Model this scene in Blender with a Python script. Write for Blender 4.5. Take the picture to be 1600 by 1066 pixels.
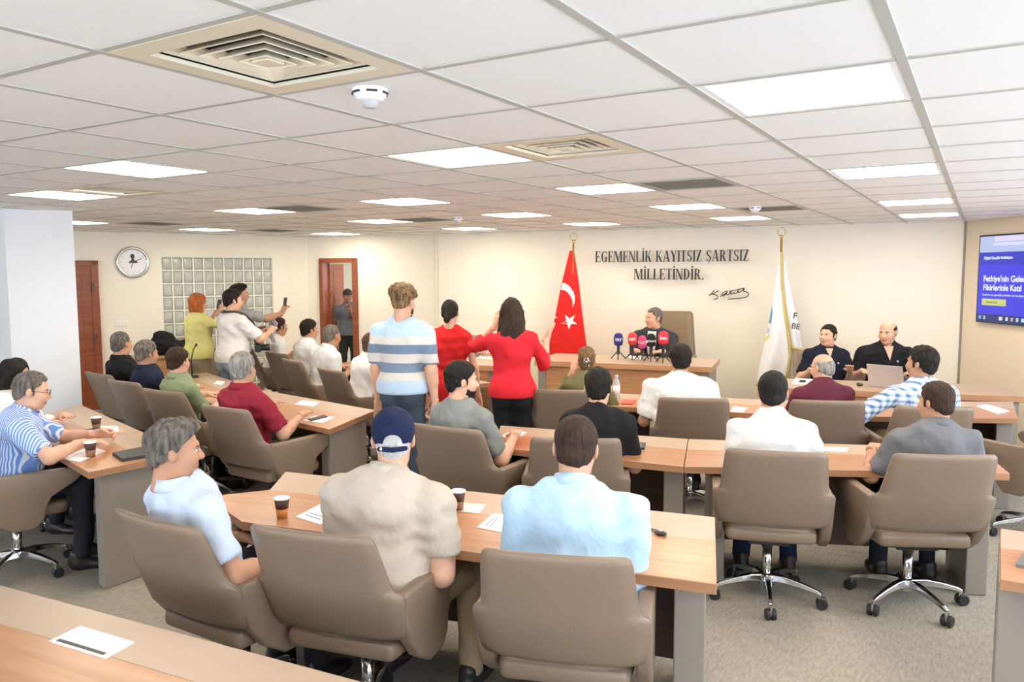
import bpy, bmesh, math, random
import numpy as np
from mathutils import Vector, Matrix
random.seed(7); np.random.seed(7)
for o in list(bpy.data.objects): bpy.data.objects.remove(o)
SC = bpy.context.scene; COL = SC.collection
PI = math.pi
# ------------------------------------------------------------------ camera
FPX = 1223.24; YAW, PIT, ROL = -.5409, -.0871, -.0035
TU, TV_, CH = 3.3629, -2.096, .9686        # ceiling grid offset under the camera, in tiles
TS = .6; HC = 1.88; CEIL = HC + CH*TS
def camrot():
    cy, sy, cp, sp, cr, sr = math.cos(YAW), math.sin(YAW), math.cos(PIT), math.sin(PIT), math.cos(ROL), math.sin(ROL)
    f = np.array([sy*cp, cy*cp, sp]); r = np.array([cy, -sy, 0.]); u = np.cross(r, f)
    return r*cr+u*sr, -r*sr+u*cr, f
CR, CUP, CF = camrot()
cam = bpy.data.cameras.new('camera'); camo = bpy.data.objects.new('camera', cam); COL.objects.link(camo)
cam.sensor_width = 36; cam.lens = FPX/1600*36; cam.clip_start = .05
m = Matrix(((CR[0], CUP[0], -CF[0]), (CR[1], CUP[1], -CF[1]), (CR[2], CUP[2], -CF[2]))).to_4x4()
m.translation = (0, 0, HC); camo.matrix_world = m; SC.camera = camo
def ray(x, y): return CF+CR*(x-800)/FPX-CUP*(y-533)/FPX
def atz(x, y, z): d = ray(x, y); t = (z-HC)/d[2]; return np.array([d[0]*t, d[1]*t, z])
def atd(x, y, D): d = ray(x, y); return np.array([d[0]*D, d[1]*D, HC+d[2]*D])
def atplane(x, y, P, n):
    d = ray(x, y); t = ((P[0])*n[0]+(P[1])*n[1])/(d[0]*n[0]+d[1]*n[1]); return np.array([d[0]*t, d[1]*t, HC+d[2]*t])
# ------------------------------------------------------------------ world, exposure
w = bpy.data.worlds.new('World'); SC.world = w; w.use_nodes = True
wb = w.node_tree.nodes['Background']; wb.inputs[0].default_value = (.76, .87, 1, 1); wb.inputs[1].default_value = 6.5
SC.view_settings.view_transform = 'Standard'; SC.view_settings.look = 'None'
SC.view_settings.gamma = 1; SC.view_settings.use_curve_mapping = False; SC.view_settings.exposure = 0.12
PANEL = 20.0
# ------------------------------------------------------------------ materials
MATS = {}
def mat(name, col, rough=.6, metal=0, noise=0, nscale=8, bump=0, bscale=60, spec=.5, emit=None, est=0, stretch=(1,1,1), col2=None, coat=0, trans=0):
    if name in MATS: return MATS[name]
    m = bpy.data.materials.new(name); m.use_nodes = True; N = m.node_tree.nodes; L = m.node_tree.links
    b = N['Principled BSDF']; c = tuple(col)+(1,)
    b.inputs['Base Color'].default_value = c; b.inputs['Roughness'].default_value = rough; b.inputs['Metallic'].default_value = metal
    b.inputs['Specular IOR Level'].default_value = spec
    if coat: b.inputs['Coat Weight'].default_value = coat; b.inputs['Coat Roughness'].default_value = .15
    if trans: b.inputs['Transmission Weight'].default_value = trans
    if emit: b.inputs['Emission Color'].default_value = tuple(emit)+(1,); b.inputs['Emission Strength'].default_value = est
    if noise or bump:
        tc = N.new('ShaderNodeTexCoord'); mp = N.new('ShaderNodeMapping'); mp.inputs['Scale'].default_value = stretch
        L.new(tc.outputs['Object'], mp.inputs[0])
        if noise:
            nz = N.new('ShaderNodeTexNoise'); nz.inputs['Scale'].default_value = nscale; nz.inputs['Detail'].default_value = 5
            L.new(mp.outputs[0], nz.inputs['Vector'])
            rp = N.new('ShaderNodeValToRGB'); rp.color_ramp.elements[0].position = .3; rp.color_ramp.elements[1].position = .7
            d = col2 if col2 else tuple(x*(1-noise) for x in col)
            rp.color_ramp.elements[0].color = tuple(d)+(1,); rp.color_ramp.elements[1].color = c
            L.new(nz.outputs[0], rp.inputs[0]); L.new(rp.outputs[0], b.inputs['Base Color'])
        if bump:
            n2 = N.new('ShaderNodeTexNoise'); n2.inputs['Scale'].default_value = bscale; n2.inputs['Detail'].default_value = 3
            L.new(mp.outputs[0], n2.inputs['Vector'])
            bp = N.new('ShaderNodeBump'); bp.inputs['Strength'].default_value = bump; bp.inputs['Distance'].default_value = .02
            L.new(n2.outputs[0], bp.inputs['Height']); L.new(bp.outputs[0], b.inputs['Normal'])
    MATS[name] = m; return m
def fabric(name, col, rough=.85, pattern=None):
    """cloth: soft large scale folds in the normal, fine weave; optional stripe or check pattern given by a builder"""
    if name in MATS: return MATS[name]
    m = mat(name, col, rough, noise=.06, nscale=14, bump=.8, bscale=11, spec=.25, stretch=(1, 1, .75))
    if pattern: pattern(m)
    return m
def ramp_from(m, socket_fn, stops, interp='CONSTANT'):
    N = m.node_tree.nodes; L = m.node_tree.links; b = N['Principled BSDF']
    for l in list(b.inputs['Base Color'].links): L.remove(l)
    rp = N.new('ShaderNodeValToRGB'); rp.color_ramp.interpolation = interp
    e = rp.color_ramp.elements
    while len(e) > 1: e.remove(e[-1])
    e[0].position = stops[0][0]; e[0].color = tuple(stops[0][1])+(1,)
    for p, c in stops[1:]:
        x = e.new(p); x.color = tuple(c)+(1,)
    L.new(socket_fn(N, L), rp.inputs[0]); L.new(rp.outputs[0], b.inputs['Base Color'])
def coord(N, L, expr):
    """expr: (a,b,c,offset): a*x+b*y+c*z+offset of object coordinates"""
    tc = N.new('ShaderNodeTexCoord'); dt = N.new('ShaderNodeVectorMath'); dt.operation = 'DOT_PRODUCT'
    dt.inputs[1].default_value = expr[:3]; L.new(tc.outputs['Object'], dt.inputs[0])
    ad = N.new('ShaderNodeMath'); ad.operation = 'ADD'; ad.inputs[1].default_value = expr[3]; L.new(dt.outputs['Value'], ad.inputs[0])
    return ad.outputs[0]
def frac(N, L, s):
    f = N.new('ShaderNodeMath'); f.operation = 'FRACT'; L.new(s, f.inputs[0]); return f.outputs[0]
def wood(name, c1, c2, rot=0, rough=.35):
    if name in MATS: return MATS[name]
    m = mat(name, c1, rough, spec=.5); N = m.node_tree.nodes; L = m.node_tree.links; b = N['Principled BSDF']
    tc = N.new('ShaderNodeTexCoord'); mp = N.new('ShaderNodeMapping'); mp.inputs['Rotation'].default_value = (0, 0, rot); mp.inputs['Scale'].default_value = (.9, 14, 14)
    L.new(tc.outputs['Object'], mp.inputs[0]); nz = N.new('ShaderNodeTexNoise'); nz.inputs['Scale'].default_value = 1.6; nz.inputs['Detail'].default_value = 8; nz.inputs['Distortion'].default_value = .6
    L.new(mp.outputs[0], nz.inputs['Vector']); rp = N.new('ShaderNodeValToRGB'); rp.color_ramp.elements[0].position = .32; rp.color_ramp.elements[1].position = .68
    rp.color_ramp.elements[0].color = tuple(c2)+(1,); rp.color_ramp.elements[1].color = tuple(c1)+(1,)
    L.new(nz.outputs[0], rp.inputs[0]); L.new(rp.outputs[0], b.inputs['Base Color'])
    return m
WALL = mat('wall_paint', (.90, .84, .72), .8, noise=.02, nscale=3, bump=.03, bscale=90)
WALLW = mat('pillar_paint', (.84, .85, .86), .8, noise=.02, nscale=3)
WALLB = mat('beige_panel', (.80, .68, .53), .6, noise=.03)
CARPET = mat('carpet', (.43, .385, .32), .95, noise=.28, nscale=70, bump=.4, bscale=160, spec=.1, stretch=(1, .25, 1))
TILE = mat('ceiling_tile', (.93, .93, .92), .9, noise=.01, nscale=30, spec=.1)
TBAR = mat('ceiling_grid_metal', (.52, .51, .47), .6)
VENT = mat('vent_cream', (.82, .74, .58), .45)
DARKV = mat('duct_dark', (.09, .08, .06), .8)
LIT = mat('panel_diffuser', (1, 1, 1), .5, emit=(1, .90, .74), est=PANEL)
WOOD_A = wood('table_wood', (.52, .27, .14), (.42, .195, .095), .0, .28)
WOOD_B = wood('table_wood_turned', (.52, .27, .14), (.42, .195, .095), .35, .28)
TAUPE = mat('table_taupe_laminate', (.47, .345, .25), .36, noise=.04, nscale=20)
WOODEDGE = wood('table_edge_wood', (.40, .20, .10), (.31, .15, .075), .0, .4)
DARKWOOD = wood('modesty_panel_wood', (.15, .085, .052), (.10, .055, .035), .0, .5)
LEGPANEL = mat('leg_panel_taupe', (.27, .235, .20), .45)
DESKFRONT = wood('desk_front_wood', (.52, .27, .13), (.38, .185, .085), .2, .4)
DOORW = wood('door_mahogany', (.32, .085, .03), (.22, .05, .018), 1.57, .35)
LEATHER = mat('chair_leather_taupe', (.245, .175, .125), .36, noise=.06, nscale=6, bump=.12, bscale=160, spec=.45)
CHROME = mat('chrome', (.72, .72, .74), .14, 1)
BLACKP = mat('black_plastic', (.02, .02, .022), .4)
PAPER = mat('paper_white', (.90, .90, .92), .7)
PRINT = mat('print_grey', (.25, .27, .33), .7)
GOLD = mat('gold_metal', (.80, .58, .22), .25, 1)
SKIN = {k: mat('skin_'+k, c, .5, noise=.08, nscale=18, spec=.35) for k, c in dict(fair=(.74, .43, .30), mid=(.64, .365, .245), tan=(.53, .285, .18), dark=(.36, .17, .10)).items()}
EYEW = mat('eye_white', (.8, .78, .75), .3); IRIS = mat('iris_dark', (.04, .025, .015), .2)
LIPS = mat('lip_tone', (.50, .20, .16), .45)
def hairmat(name, c, c2=None):
    if name in MATS: return MATS[name]
    return mat(name, c, .6, noise=.5, nscale=55, bump=.7, bscale=90, spec=.2, stretch=(1, 1, .22), col2=c2)
H_BLACK = hairmat('hair_black', (.022, .017, .014)); H_DBR = hairmat('hair_dark_brown', (.055, .03, .02)); H_BR = hairmat('hair_brown', (.13, .07, .035))
H_GREY = hairmat('hair_grey', (.42, .40, .37), (.15, .14, .13)); H_SALT = hairmat('hair_salt_pepper', (.24, .21, .18), (.06, .05, .045)); H_ORANGE = hairmat('hair_orange', (.62, .20, .05), (.34, .09, .025))
H_WHITE = hairmat('hair_white', (.70, .69, .68), (.45, .44, .43)); H_CURL = hairmat('hair_curly_blond_brown', (.42, .26, .12), (.06, .035, .02)); H_OLIVE = hairmat('hair_light_brown', (.26, .16, .07), (.10, .06, .03))
# ------------------------------------------------------------------ mesh helpers
class MB:
    def __init__(s): s.v = []; s.f = []; s.mi = []; s.m = 0; s.sm = []; s.smooth = False
    def add(s, V, F):
        o = len(s.v); s.v += [tuple(map(float, p)) for p in V]; s.f += [tuple(i+o for i in f) for f in F]; s.mi += [s.m]*len(F); s.sm += [s.smooth]*len(F); return s
    def box(s, c, size, R=None):
        hx, hy, hz = [a/2 for a in size]; V = []
        for z in (-hz, hz):
            for x, y in ((-hx, -hy), (hx, -hy), (hx, hy), (-hx, hy)):
                p = Vector((x, y, z)); p = R @ p if R else p; V.append((p[0]+c[0], p[1]+c[1], p[2]+c[2]))
        return s.add(V, [(3, 2, 1, 0), (4, 5, 6, 7), (0, 1, 5, 4), (1, 2, 6, 5), (2, 3, 7, 6), (3, 0, 4, 7)])
    def prism(s, poly, z0, z1):
        n = len(poly); a = sum(poly[i][0]*poly[(i+1) % n][1]-poly[(i+1) % n][0]*poly[i][1] for i in range(n))
        if a < 0: poly = poly[::-1]
        V = [(p[0], p[1], z0) for p in poly]+[(p[0], p[1], z1) for p in poly]
        return s.add(V, [tuple(range(n))[::-1], tuple(range(n, 2*n))]+[(i, (i+1) % n, n+(i+1) % n, n+i) for i in range(n)])
    def tube(s, pts, r, n=8, caps=True):
        pts = [Vector(p) for p in pts]; rs = r if isinstance(r, (list, tuple)) else [r]*len(pts); rings = []; up = Vector((0, 0, 1)); V = []
        for i, p in enumerate(pts):
            d = (pts[min(i+1, len(pts)-1)]-pts[max(i-1, 0)]).normalized()
            a = d.cross(up)
            if a.length < .05: a = d.cross(Vector((1, 0, 0)))
            a.normalize(); b = d.cross(a)
            for k in range(n):
                t = 2*PI*k/n; V.append(p+a*math.cos(t)*rs[i]+b*math.sin(t)*rs[i])
        F = [(i*n+k, i*n+(k+1) % n, (i+1)*n+(k+1) % n, (i+1)*n+k) for i in range(len(pts)-1) for k in range(n)]
        if caps: F += [tuple(range(n))[::-1], tuple(range((len(pts)-1)*n, len(pts)*n))]
        return s.add(V, F)
    def lathe(s, prof, n=20, c=(0, 0, 0), R=None):
        V = []
        for r, z in prof:
            for k in range(n):
                p = Vector((r*math.cos(2*PI*k/n), r*math.sin(2*PI*k/n), z)); p = R @ p if R else p; V.append((p[0]+c[0], p[1]+c[1], p[2]+c[2]))
        F = [(i*n+k, i*n+(k+1) % n, (i+1)*n+(k+1) % n, (i+1)*n+k) for i in range(len(prof)-1) for k in range(n)]
        F += [tuple(range(n))[::-1], tuple(range((len(prof)-1)*n, len(prof)*n))]
        return s.add(V, F)
    def ell(s, c, r, n=12, m=8, R=None):
        prof = []; V = []
        for i in range(m+1):
            t = -PI/2+PI*i/m
            for k in range(n):
                p = Vector((r[0]*math.cos(t)*math.cos(2*PI*k/n), r[1]*math.cos(t)*math.sin(2*PI*k/n), r[2]*math.sin(t))); p = R @ p if R else p
                V.append((p[0]+c[0], p[1]+c[1], p[2]+c[2]))
        return s.add(V, [(i*n+k, i*n+(k+1) % n, (i+1)*n+(k+1) % n, (i+1)*n+k) for i in range(m) for k in range(n)])
    def mesh(s, name, mats, bevel=0, seg=2, smooth=False, angle=40):
        me = bpy.data.meshes.new(name); me.from_pydata(s.v, [], s.f)
        for mm in (mats if isinstance(mats, (list, tuple)) else [mats]): me.materials.append(mm)
        me.polygons.foreach_set('material_index', s.mi)
        me.polygons.foreach_set('use_smooth', [True]*len(s.f) if smooth else s.sm)
        bm = bmesh.new(); bm.from_mesh(me); bmesh.ops.remove_doubles(bm, verts=bm.verts, dist=1e-5)
        if bevel:
            es = [e for e in bm.edges if len(e.link_faces) == 2 and e.calc_face_angle(0) > math.radians(angle)]
            bmesh.ops.bevel(bm, geom=es, offset=bevel, segments=seg, affect='EDGES', profile=.5, clamp_overlap=True)
        bmesh.ops.recalc_face_normals(bm, faces=bm.faces); bm.to_mesh(me); bm.free(); me.update(); return me
def link(name, me, parent=None, loc=None, rot=None):
    o = bpy.data.objects.new(name, me); COL.objects.link(o)
    if parent: o.parent = parent
    if loc is not None: o.location = loc
    if rot is not None: o.rotation_euler = rot
    return o
def tag(o, label=None, cat=None, group=None, kind=None):
    if label: o['label'] = label
    if cat: o['category'] = cat
    if group: o['group'] = group
    if kind: o['kind'] = kind
    return o
def thing(name, label, cat, loc=(0, 0, 0), head=0, group=None):
    o = link(name, None, None, loc, (0, 0, -math.radians(head))); o.empty_display_size = .1; return tag(o, label, cat, group)
def struct(name, mb, m, bevel=0, parent=None):
    o = link(name, mb.mesh(name, m, bevel), parent)
    if not parent: o['kind'] = 'structure'
    return o
def V2(a): return np.array(a[:2], float)
# ------------------------------------------------------------------ room shell
L0, L1 = V2((-10.6, 6.2)), V2((-9.45, 9.27)); D1 = V2((-7.78, 9.60))
BA, BB = V2((-6.45, 9.42)), V2((-.2, 10.75)); TE = BB+3.1*V2((.583, -.812))
RX, RY = 2.3, -3.2
def wallseg(mb, A, B, z0, z1, out, th=.15):
    A, B = V2(A), V2(B); d = (B-A)/np.hypot(*(B-A)); n = V2((d[1], -d[0]))*out
    return mb.prism([A, B, B+n*th, A+n*th], z0, z1)
def seg_pt(A, B, px, py=500):   # point of the line A-B seen at column px
    d = (B-A)/np.hypot(*(B-A)); n = V2((-d[1], d[0])); p = atplane(px, py, A, n); return p
ZT = CEIL+.25
mb = MB(); mb.prism([(-11.2, RY), (RX, RY), (RX, 8.6), (1.75, 8.6), BB+V2((.25, .15)), D1+V2((0, 2.6)), L1+V2((-2.2, 2.6)), L0+V2((-.6, 0))], -.1, 0); floor = struct('floor', mb, CARPET)
# left wall with door leaf opening not cut (closed door) and glass block opening cut
dl = (L1-L0)/np.hypot(*(L1-L0)); nl = V2((dl[1], -dl[0]))           # nl points into the room
gA, gB = seg_pt(L0, L1, 256), seg_pt(L0, L1, 428); gz1 = atplane(340, 402, L0, nl)[2]; gz0 = gz1-11*.1965
mb = MB(); wallseg(mb, L0-dl*2.2, gA, 0, ZT, -1); wallseg(mb, gB, L1, 0, ZT, -1); wallseg(mb, gA, gB, gz1, ZT, -1)
if gz0 > .02: wallseg(mb, gA, gB, 0, gz0, -1)
mb.box((-11.35, (RY+4.2)/2, ZT/2), (.15, 4.2-RY, ZT)); struct('wall_left', mb, WALL)
# door wall with an opening
dd = (D1-L1)/np.hypot(*(D1-L1)); nd = V2((dd[1], -dd[0]))
oA, oB = seg_pt(L1, D1, 504), seg_pt(L1, D1, 560); oz = atplane(530, 404, L1, nd)[2]
mb = MB(); wallseg(mb, L1, oA, 0, ZT, -1); wallseg(mb, oB, D1, 0, ZT, -1); wallseg(mb, oA, oB, oz, ZT, -1)
cor = -nd*2.4
wallseg(mb, L1-dd*1.5+cor, D1+dd*.4+cor, 0, ZT, -1)      # corridor behind the door
wallseg(mb, L1-dd*1.5, L1-dd*1.5+cor, 0, ZT, -1); struct('wall_door', mb, WALL)
# columns between the door wall and the back wall
mb = MB(); c1 = seg_pt(D1, BA, 680); c1 = V2(c1)
P0 = V2(seg_pt(L1, D1, 626)); P1 = V2(atd(680, 500, P0@V2(CF[:2])*1.0-.25)); P2 = V2(atd(710, 500, P1@V2(CF[:2])-.12))
mb.prism([P0+V2((0, .1)), P0, P1, P1+V2((.3, .6)), P0+V2((0, .6))], 0, ZT); mb.prism([P1+V2((0, .3)), P1+V2((.02, -.02)), P2, P2+V2((.1, .5))], 0, ZT); struct('wall_column', mb, WALL)
db = (BB-BA)/np.hypot(*(BB-BA)); nb = V2((db[1], -db[0]))            # nb points into the room
mb = MB(); wallseg(mb, P2-db*.25, BB+db*.05, 0, ZT, -1); struct('wall_back', mb, WALL)
dt = (TE-BB)/np.hypot(*(TE-BB)); nt = V2((dt[1], -dt[0]))
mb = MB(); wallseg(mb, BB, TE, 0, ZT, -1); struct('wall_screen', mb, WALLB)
mb = MB(); mb.prism([BB-V2((.01, .01)), BB+nt*.012-V2((.01, .0)), BB+nt*.012+dt*.006, BB+dt*.012], 0, ZT); struct('trim_1', mb, LEGPANEL)
# window wall on the right and the wall behind the camera, both with openings
def windowwall(name, A, B, bays, out):
    A, B = V2(A), V2(B); mb = MB(); Ln = np.hypot(*(B-A)); d = (B-A)/Ln
    wallseg(mb, A, B, 0, .75, out); wallseg(mb, A, B, 2.3, ZT, out); wdt = Ln/bays; f = MB()
    for i in range(bays+1):
        c = A+d*min(max(i*wdt, .12), Ln-.12); wallseg(mb, c-d*.12, c+d*.12, .75, 2.3, out)
        if i < bays: q = A+d*(i+.5)*wdt; wallseg(f, q-d*.03, q+d*.03, .75, 2.3, out, .07); wallseg(f, A+d*i*wdt, A+d*(i+1)*wdt, .75, .80, out, .07); wallseg(f, A+d*i*wdt, A+d*(i+1)*wdt, 2.25, 2.3, out, .07)
    o = struct(name, mb, WALLW); link('window_frame', f.mesh('window_frame', PAPER), o)
windowwall('wall_right', (RX, RY), (RX, 8.3), 5, 1); windowwall('wall_rear', (-11.4, RY), (RX, RY), 5, 1)
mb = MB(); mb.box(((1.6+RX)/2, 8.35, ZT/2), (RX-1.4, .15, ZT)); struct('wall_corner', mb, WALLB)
# pillar at the left
pl0, pl1 = V2(atz(5, 327, CEIL)), V2(atz(113, 330.5, CEIL)); pd = pl1-pl0
mb = MB(); mb.prism([pl0, pl1, pl1+V2((-.75, .16)), pl0+V2((-.75, .16))], 0, ZT); struct('wall_pillar', mb, WALLW)
mb = MB(); wallseg(mb, BA+nb*.001, BB, .0, .09, 1, .015); struct('baseboard_back', mb, DARKWOOD)
mb = MB(); wallseg(mb, oB, D1, .0, .09, 1, .015); struct('baseboard_door', mb, DARKWOOD)
# ceiling: slab, tiles, grid bars
mb = MB(); mb.prism([(-13, RY-.3), (RX+.3, RY-.3), (RX+.3, 11.5), (-6, 12.6), (-13, 12.6)], CEIL+.12, CEIL+.3); ceiling = struct('ceiling', mb, DARKV)
room = [(-11.3, RY), (RX, RY), (RX, 8.3), (1.6, 8.3), tuple(BB), tuple(P2), tuple(P1), tuple(D1), tuple(L1), tuple(L0), (-11.3, 4.2)]
def inroom(x, y, poly=room):
    c = False; n = len(poly)
    for i in range(n):
        x1, y1 = poly[i]; x2, y2 = poly[(i+1) % n]
        if (y1 > y) != (y2 > y) and x < (x2-x1)*(y-y1)/(y2-y1)+x1: c = not c
    return c
def cx(i): return (i-TU)*TS
def cyy(j): return (j-TV_)*TS
LIGHTS = [(2, 2), (2, 6), (2, 10), (2, 13), (-1, 3), (-1, 6), (-1, 9), (-1, 12), (-4, 2), (-4, 6), (-4, 9), (-4, 12), (-7, 3), (-7, 6), (-7, 9), (-7, 12), (-12, 6), (-12, 9), (-11, 12), (2, -2), (-1, -3), (5, 2), (5, 6)]
VENTS = [(0, 0), (0, 3), (-6, 3), (0, 6), (-6, 6), (-6, 9), (0, 10), (-11, 7), (-11, 10)]
tb = MB(); h = TS/2-.013; tb.prism([(-h, -h), (h, -h), (h, h), (-h, h)], -.0, .02); tile_me = tb.mesh('ceiling_tile', TILE)
tiles = []
for i in range(-15, 8):
    for j in range(-4, 17):
        X, Y = cx(i+.5), cyy(j+.5)
        if (i, j) in LIGHTS or (i, j) in VENTS: continue
        if not any(inroom(X+a, Y+b) for a in (-.29, 0, .29) for b in (-.29, 0, .29)): continue
        p = np.array([X, Y, CEIL-HC]); z = p@CF; vis = z > .3 and abs(p@CR/z*FPX) < 900 and abs(p@CUP/z*FPX) < 640
        tiles.append((not vis, z if vis else 99+abs(z), X, Y))
tiles.sort(); rest = MB()
for n, (_, _, X, Y) in enumerate(tiles):
    if n < 300: link('ceiling_tile', tile_me, ceiling, (X, Y, CEIL+.005+random.uniform(-.0006, .0006)))
    else: rest.prism([(X-h, Y-h), (X+h, Y-h), (X+h, Y+h), (X-h, Y+h)], CEIL+.005, CEIL+.025)
if rest.v: tag(link('ceiling_tile', rest.mesh('ceiling_tile_rest', TILE), ceiling), kind='stuff')
def clipline(a, b):    # part of a line inside the room
    ts = [t for t in np.linspace(0, 1, 400) if inroom(*(V2(a)+(V2(b)-V2(a))*t))]
    return (V2(a)+(V2(b)-V2(a))*ts[0], V2(a)+(V2(b)-V2(a))*ts[-1]) if ts else None
for i in range(-15, 8):
    s = clipline((cx(i), RY), (cx(i), 12.5))
    if s: mb = MB(); mb.box((0, 0, .005), (.026, s[1][1]-s[0][1], .010)); link('grid_bar', mb.mesh('grid_bar', TBAR), ceiling, (cx(i), (s[0][1]+s[1][1])/2, CEIL))
for j in range(-4, 18):
    s = clipline((-12, cyy(j)), (RX, cyy(j)))
    if s: mb = MB(); mb.box((0, 0, .005), (s[1][0]-s[0][0], .024, .009)); link('grid_bar', mb.mesh('grid_bar', TBAR), ceiling, ((s[0][0]+s[1][0])/2, cyy(j), CEIL+.001))
# light panels and diffusers
lb = MB(); lb.prism([(-h, -h), (h, -h), (h, h), (-h, h)], .006, .03); lit_me = lb.mesh('diffuser', LIT)
fb = MB()
for a in (-1, 1): fb.box((a*(h-.012), 0, .012), (.024, 2*h, .022)); fb.box((0, a*(h-.012), .012), (2*h-.048, .024, .022))
frm_me = fb.mesh('light_frame', PAPER)
lv = MB()
for k in range(9): lv.box((-h+.06+k*(2*h-.12)/8, 0, .014), (.004, 2*h-.05, .022))
lou_me = lv.mesh('louver', mat('louver_metal', (.8, .8, .78), .3, .7))
for i, j in LIGHTS:
    X, Y = cx(i+.5), cyy(j+.5)
    if not inroom(X, Y): continue
    t = thing('ceiling_light', 'square white lit panel light flush in the suspended ceiling grid', 'ceiling light', (X, Y, CEIL+.002), 0, 'panel lights in the ceiling grid')
    link('diffuser', lit_me, t); link('light_frame', frm_me, t)
    if (i, j) in ((-1, 3), (-4, 2), (-7, 3), (-1, 6)): link('louver', lou_me, t, (0, 0, -.006)); t['label'] = 'square lit panel light with louvre blades flush in the ceiling grid'; t['group'] = 'louvred panel lights'
def ringsq(mb, r0, z0, r1, z1, th=.004):
    V = [(sx*r0, sy*r0, z0) for sx, sy in ((-1, -1), (1, -1), (1, 1), (-1, 1))]+[(sx*r1, sy*r1, z1) for sx, sy in ((-1, -1), (1, -1), (1, 1), (-1, 1))]
    n = len(V); V += [(x, y, z+th) for x, y, z in V]; F = []
    for k in range(4):
        a, b = k, (k+1) % 4; F += [(a, b, b+4, a+4), (a+n, a+4+n, b+4+n, b+n), (a, a+n, b+n, b), (a+4, b+4, b+4+n, a+4+n)]
    mb.add(V, F)
vf = MB(); ringsq(vf, h, .0, .215, .0, .012); vframe = vf.mesh('vent_frame', VENT)
vs = []
for k in range(5):
    q = MB(); ringsq(q, .198-k*.036, .012-.004*k, .172-k*.036, .034-.004*k, .003); vs.append(q.mesh('vent_blade', VENT))
vb = MB(); vb.prism([(-h, -h), (h, -h), (h, h), (-h, h)], .09, .10); vback = vb.mesh('vent_duct', DARKV)
vp = MB(); vp.prism([(-.03, -.03), (.03, -.03), (.03, .03), (-.03, .03)], -.004, .012); vplug = vp.mesh('vent_centre', VENT)
vl = ['cream square air diffuser beside the round smoke detector', 'cream square air diffuser next to a louvred light', 'cream square air diffuser in the ceiling near the white pillar']
gb = MB(); gb.prism([(-h+.03, -h+.03), (h-.03, -h+.03), (h-.03, h-.03), (-h+.03, h-.03)], .006, .02); gback = gb.mesh('grille_back', mat('grille_duct_shade', (.17, .145, .11), .7))  # flush plate, its dark colour stands for the shade inside the duct
gb = MB(); ringsq(gb, h, .0, h-.035, .0, .02); gframe = gb.mesh('grille_frame', TBAR)
gb = MB(); gb.box((0, 0, .004), (2*h-.08, .006, .008)); gslat = gb.mesh('grille_slat', mat('grille_slat_brown', (.24, .21, .16), .6))
for n, (i, j) in enumerate(VENTS):
    X, Y = cx(i+.5), cyy(j+.5)
    t = thing('ceiling_vent', vl[n] if n < 3 else 'square dark slatted return grille set in the ceiling grid', 'air vent', (X, Y, CEIL), 0, None if n < 3 else 'dark return grilles')
    if n < 3:
        link('vent_frame', vframe, t); link('vent_duct', vback, t); link('vent_centre', vplug, t)
        for q in vs: link('vent_blade', q, t)
    else:
        link('vent_duct', gback, t); link('vent_frame', gframe, t)
        for k in range(9): link('slat', gslat, t, (0, -.22+.055*k, 0))
def detector(X, Y, lab):
    t = thing('smoke_detector', lab, 'smoke detector', (X, Y, CEIL+.012))
    a = MB(); a.lathe([(.055, 0), (.056, -.014), (.05, -.03), (.04, -.042), (.028, -.046)], 24); link('base', a.mesh('detector_base', PAPER, smooth=False), t)
    a = MB(); a.lathe([(.026, -.044), (.026, -.058), (.018, -.066), (.003, -.068)], 16); link('sensor_cage', a.mesh('sensor_cage', mat('detector_grey', (.55, .55, .55), .5)), t)
    for k in range(6):
        a = MB(); an = k*PI/3+.3; a.box((.0535*math.cos(an), .0535*math.sin(an), -.021), (.006, .034, .006), Matrix.Rotation(an, 3, 'Z')); link('slot', a.mesh('detector_slot', BLACKP), t)
p = atz(578, 142, CEIL); detector(p[0], p[1], 'round white smoke detector beside the large cream air diffuser')
p = atz(1180, 324, CEIL); detector(p[0], p[1], 'small round smoke detector on the ceiling near the white flag')
p = atz(715, 340, CEIL); detector(p[0], p[1], 'small round smoke detector on the ceiling above the red dress woman')

# ------------------------------------------------------------------ glass block window
GLASSB = mat('glass_block', (.52, .55, .50), .12, noise=.25, nscale=9, bump=.5, bscale=14, spec=.6, col2=(.40, .43, .39))
MORTAR = mat('glass_block_mortar', (.88, .86, .74), .7)
gw = np.hypot(*(V2(gB)-V2(gA))); nc = 11; bw = gw/nc; bh = .1965
gwin = link('window_1', None, None, (gA[0], gA[1], 0), (0, 0, math.atan2(dl[1], dl[0]))); gwin['kind'] = 'structure'
mb = MB()
for i in range(nc+1): mb.box((i*bw, .06, (max(gz0, 0)+gz1)/2), (.02, .075, gz1-max(gz0, 0)))
nr = int((gz1-max(gz0, .0))/bh+.999)
for j in range(nr+1): mb.box((gw/2, .06, max(gz1-j*bh, .01)), (gw, .075, .02))
link('mortar_grid', mb.mesh('mortar_grid', MORTAR), gwin)
mb = MB(); mb.box((0, 0, 0), (bw-.02, .07, bh-.02)); mb2 = mb.mesh('glass_block', GLASSB, .022, 2, angle=30)
for p_ in mb2.polygons: p_.use_smooth = True
for i in range(nc):
    for j in range(nr):
        z = gz1-(j+.5)*bh
        if z > .1: link('glass_block', mb2, gwin, ((i+.5)*bw, .06, z))
mb = MB(); mb.box((gw/2, .16, (gz1+max(gz0, 0))/2), (gw+.1, .04, gz1-max(gz0, 0))); link('backing', mb.mesh('glass_block_backing', mat('dim_room_behind', (.42, .44, .40), .9)), gwin)
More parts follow.
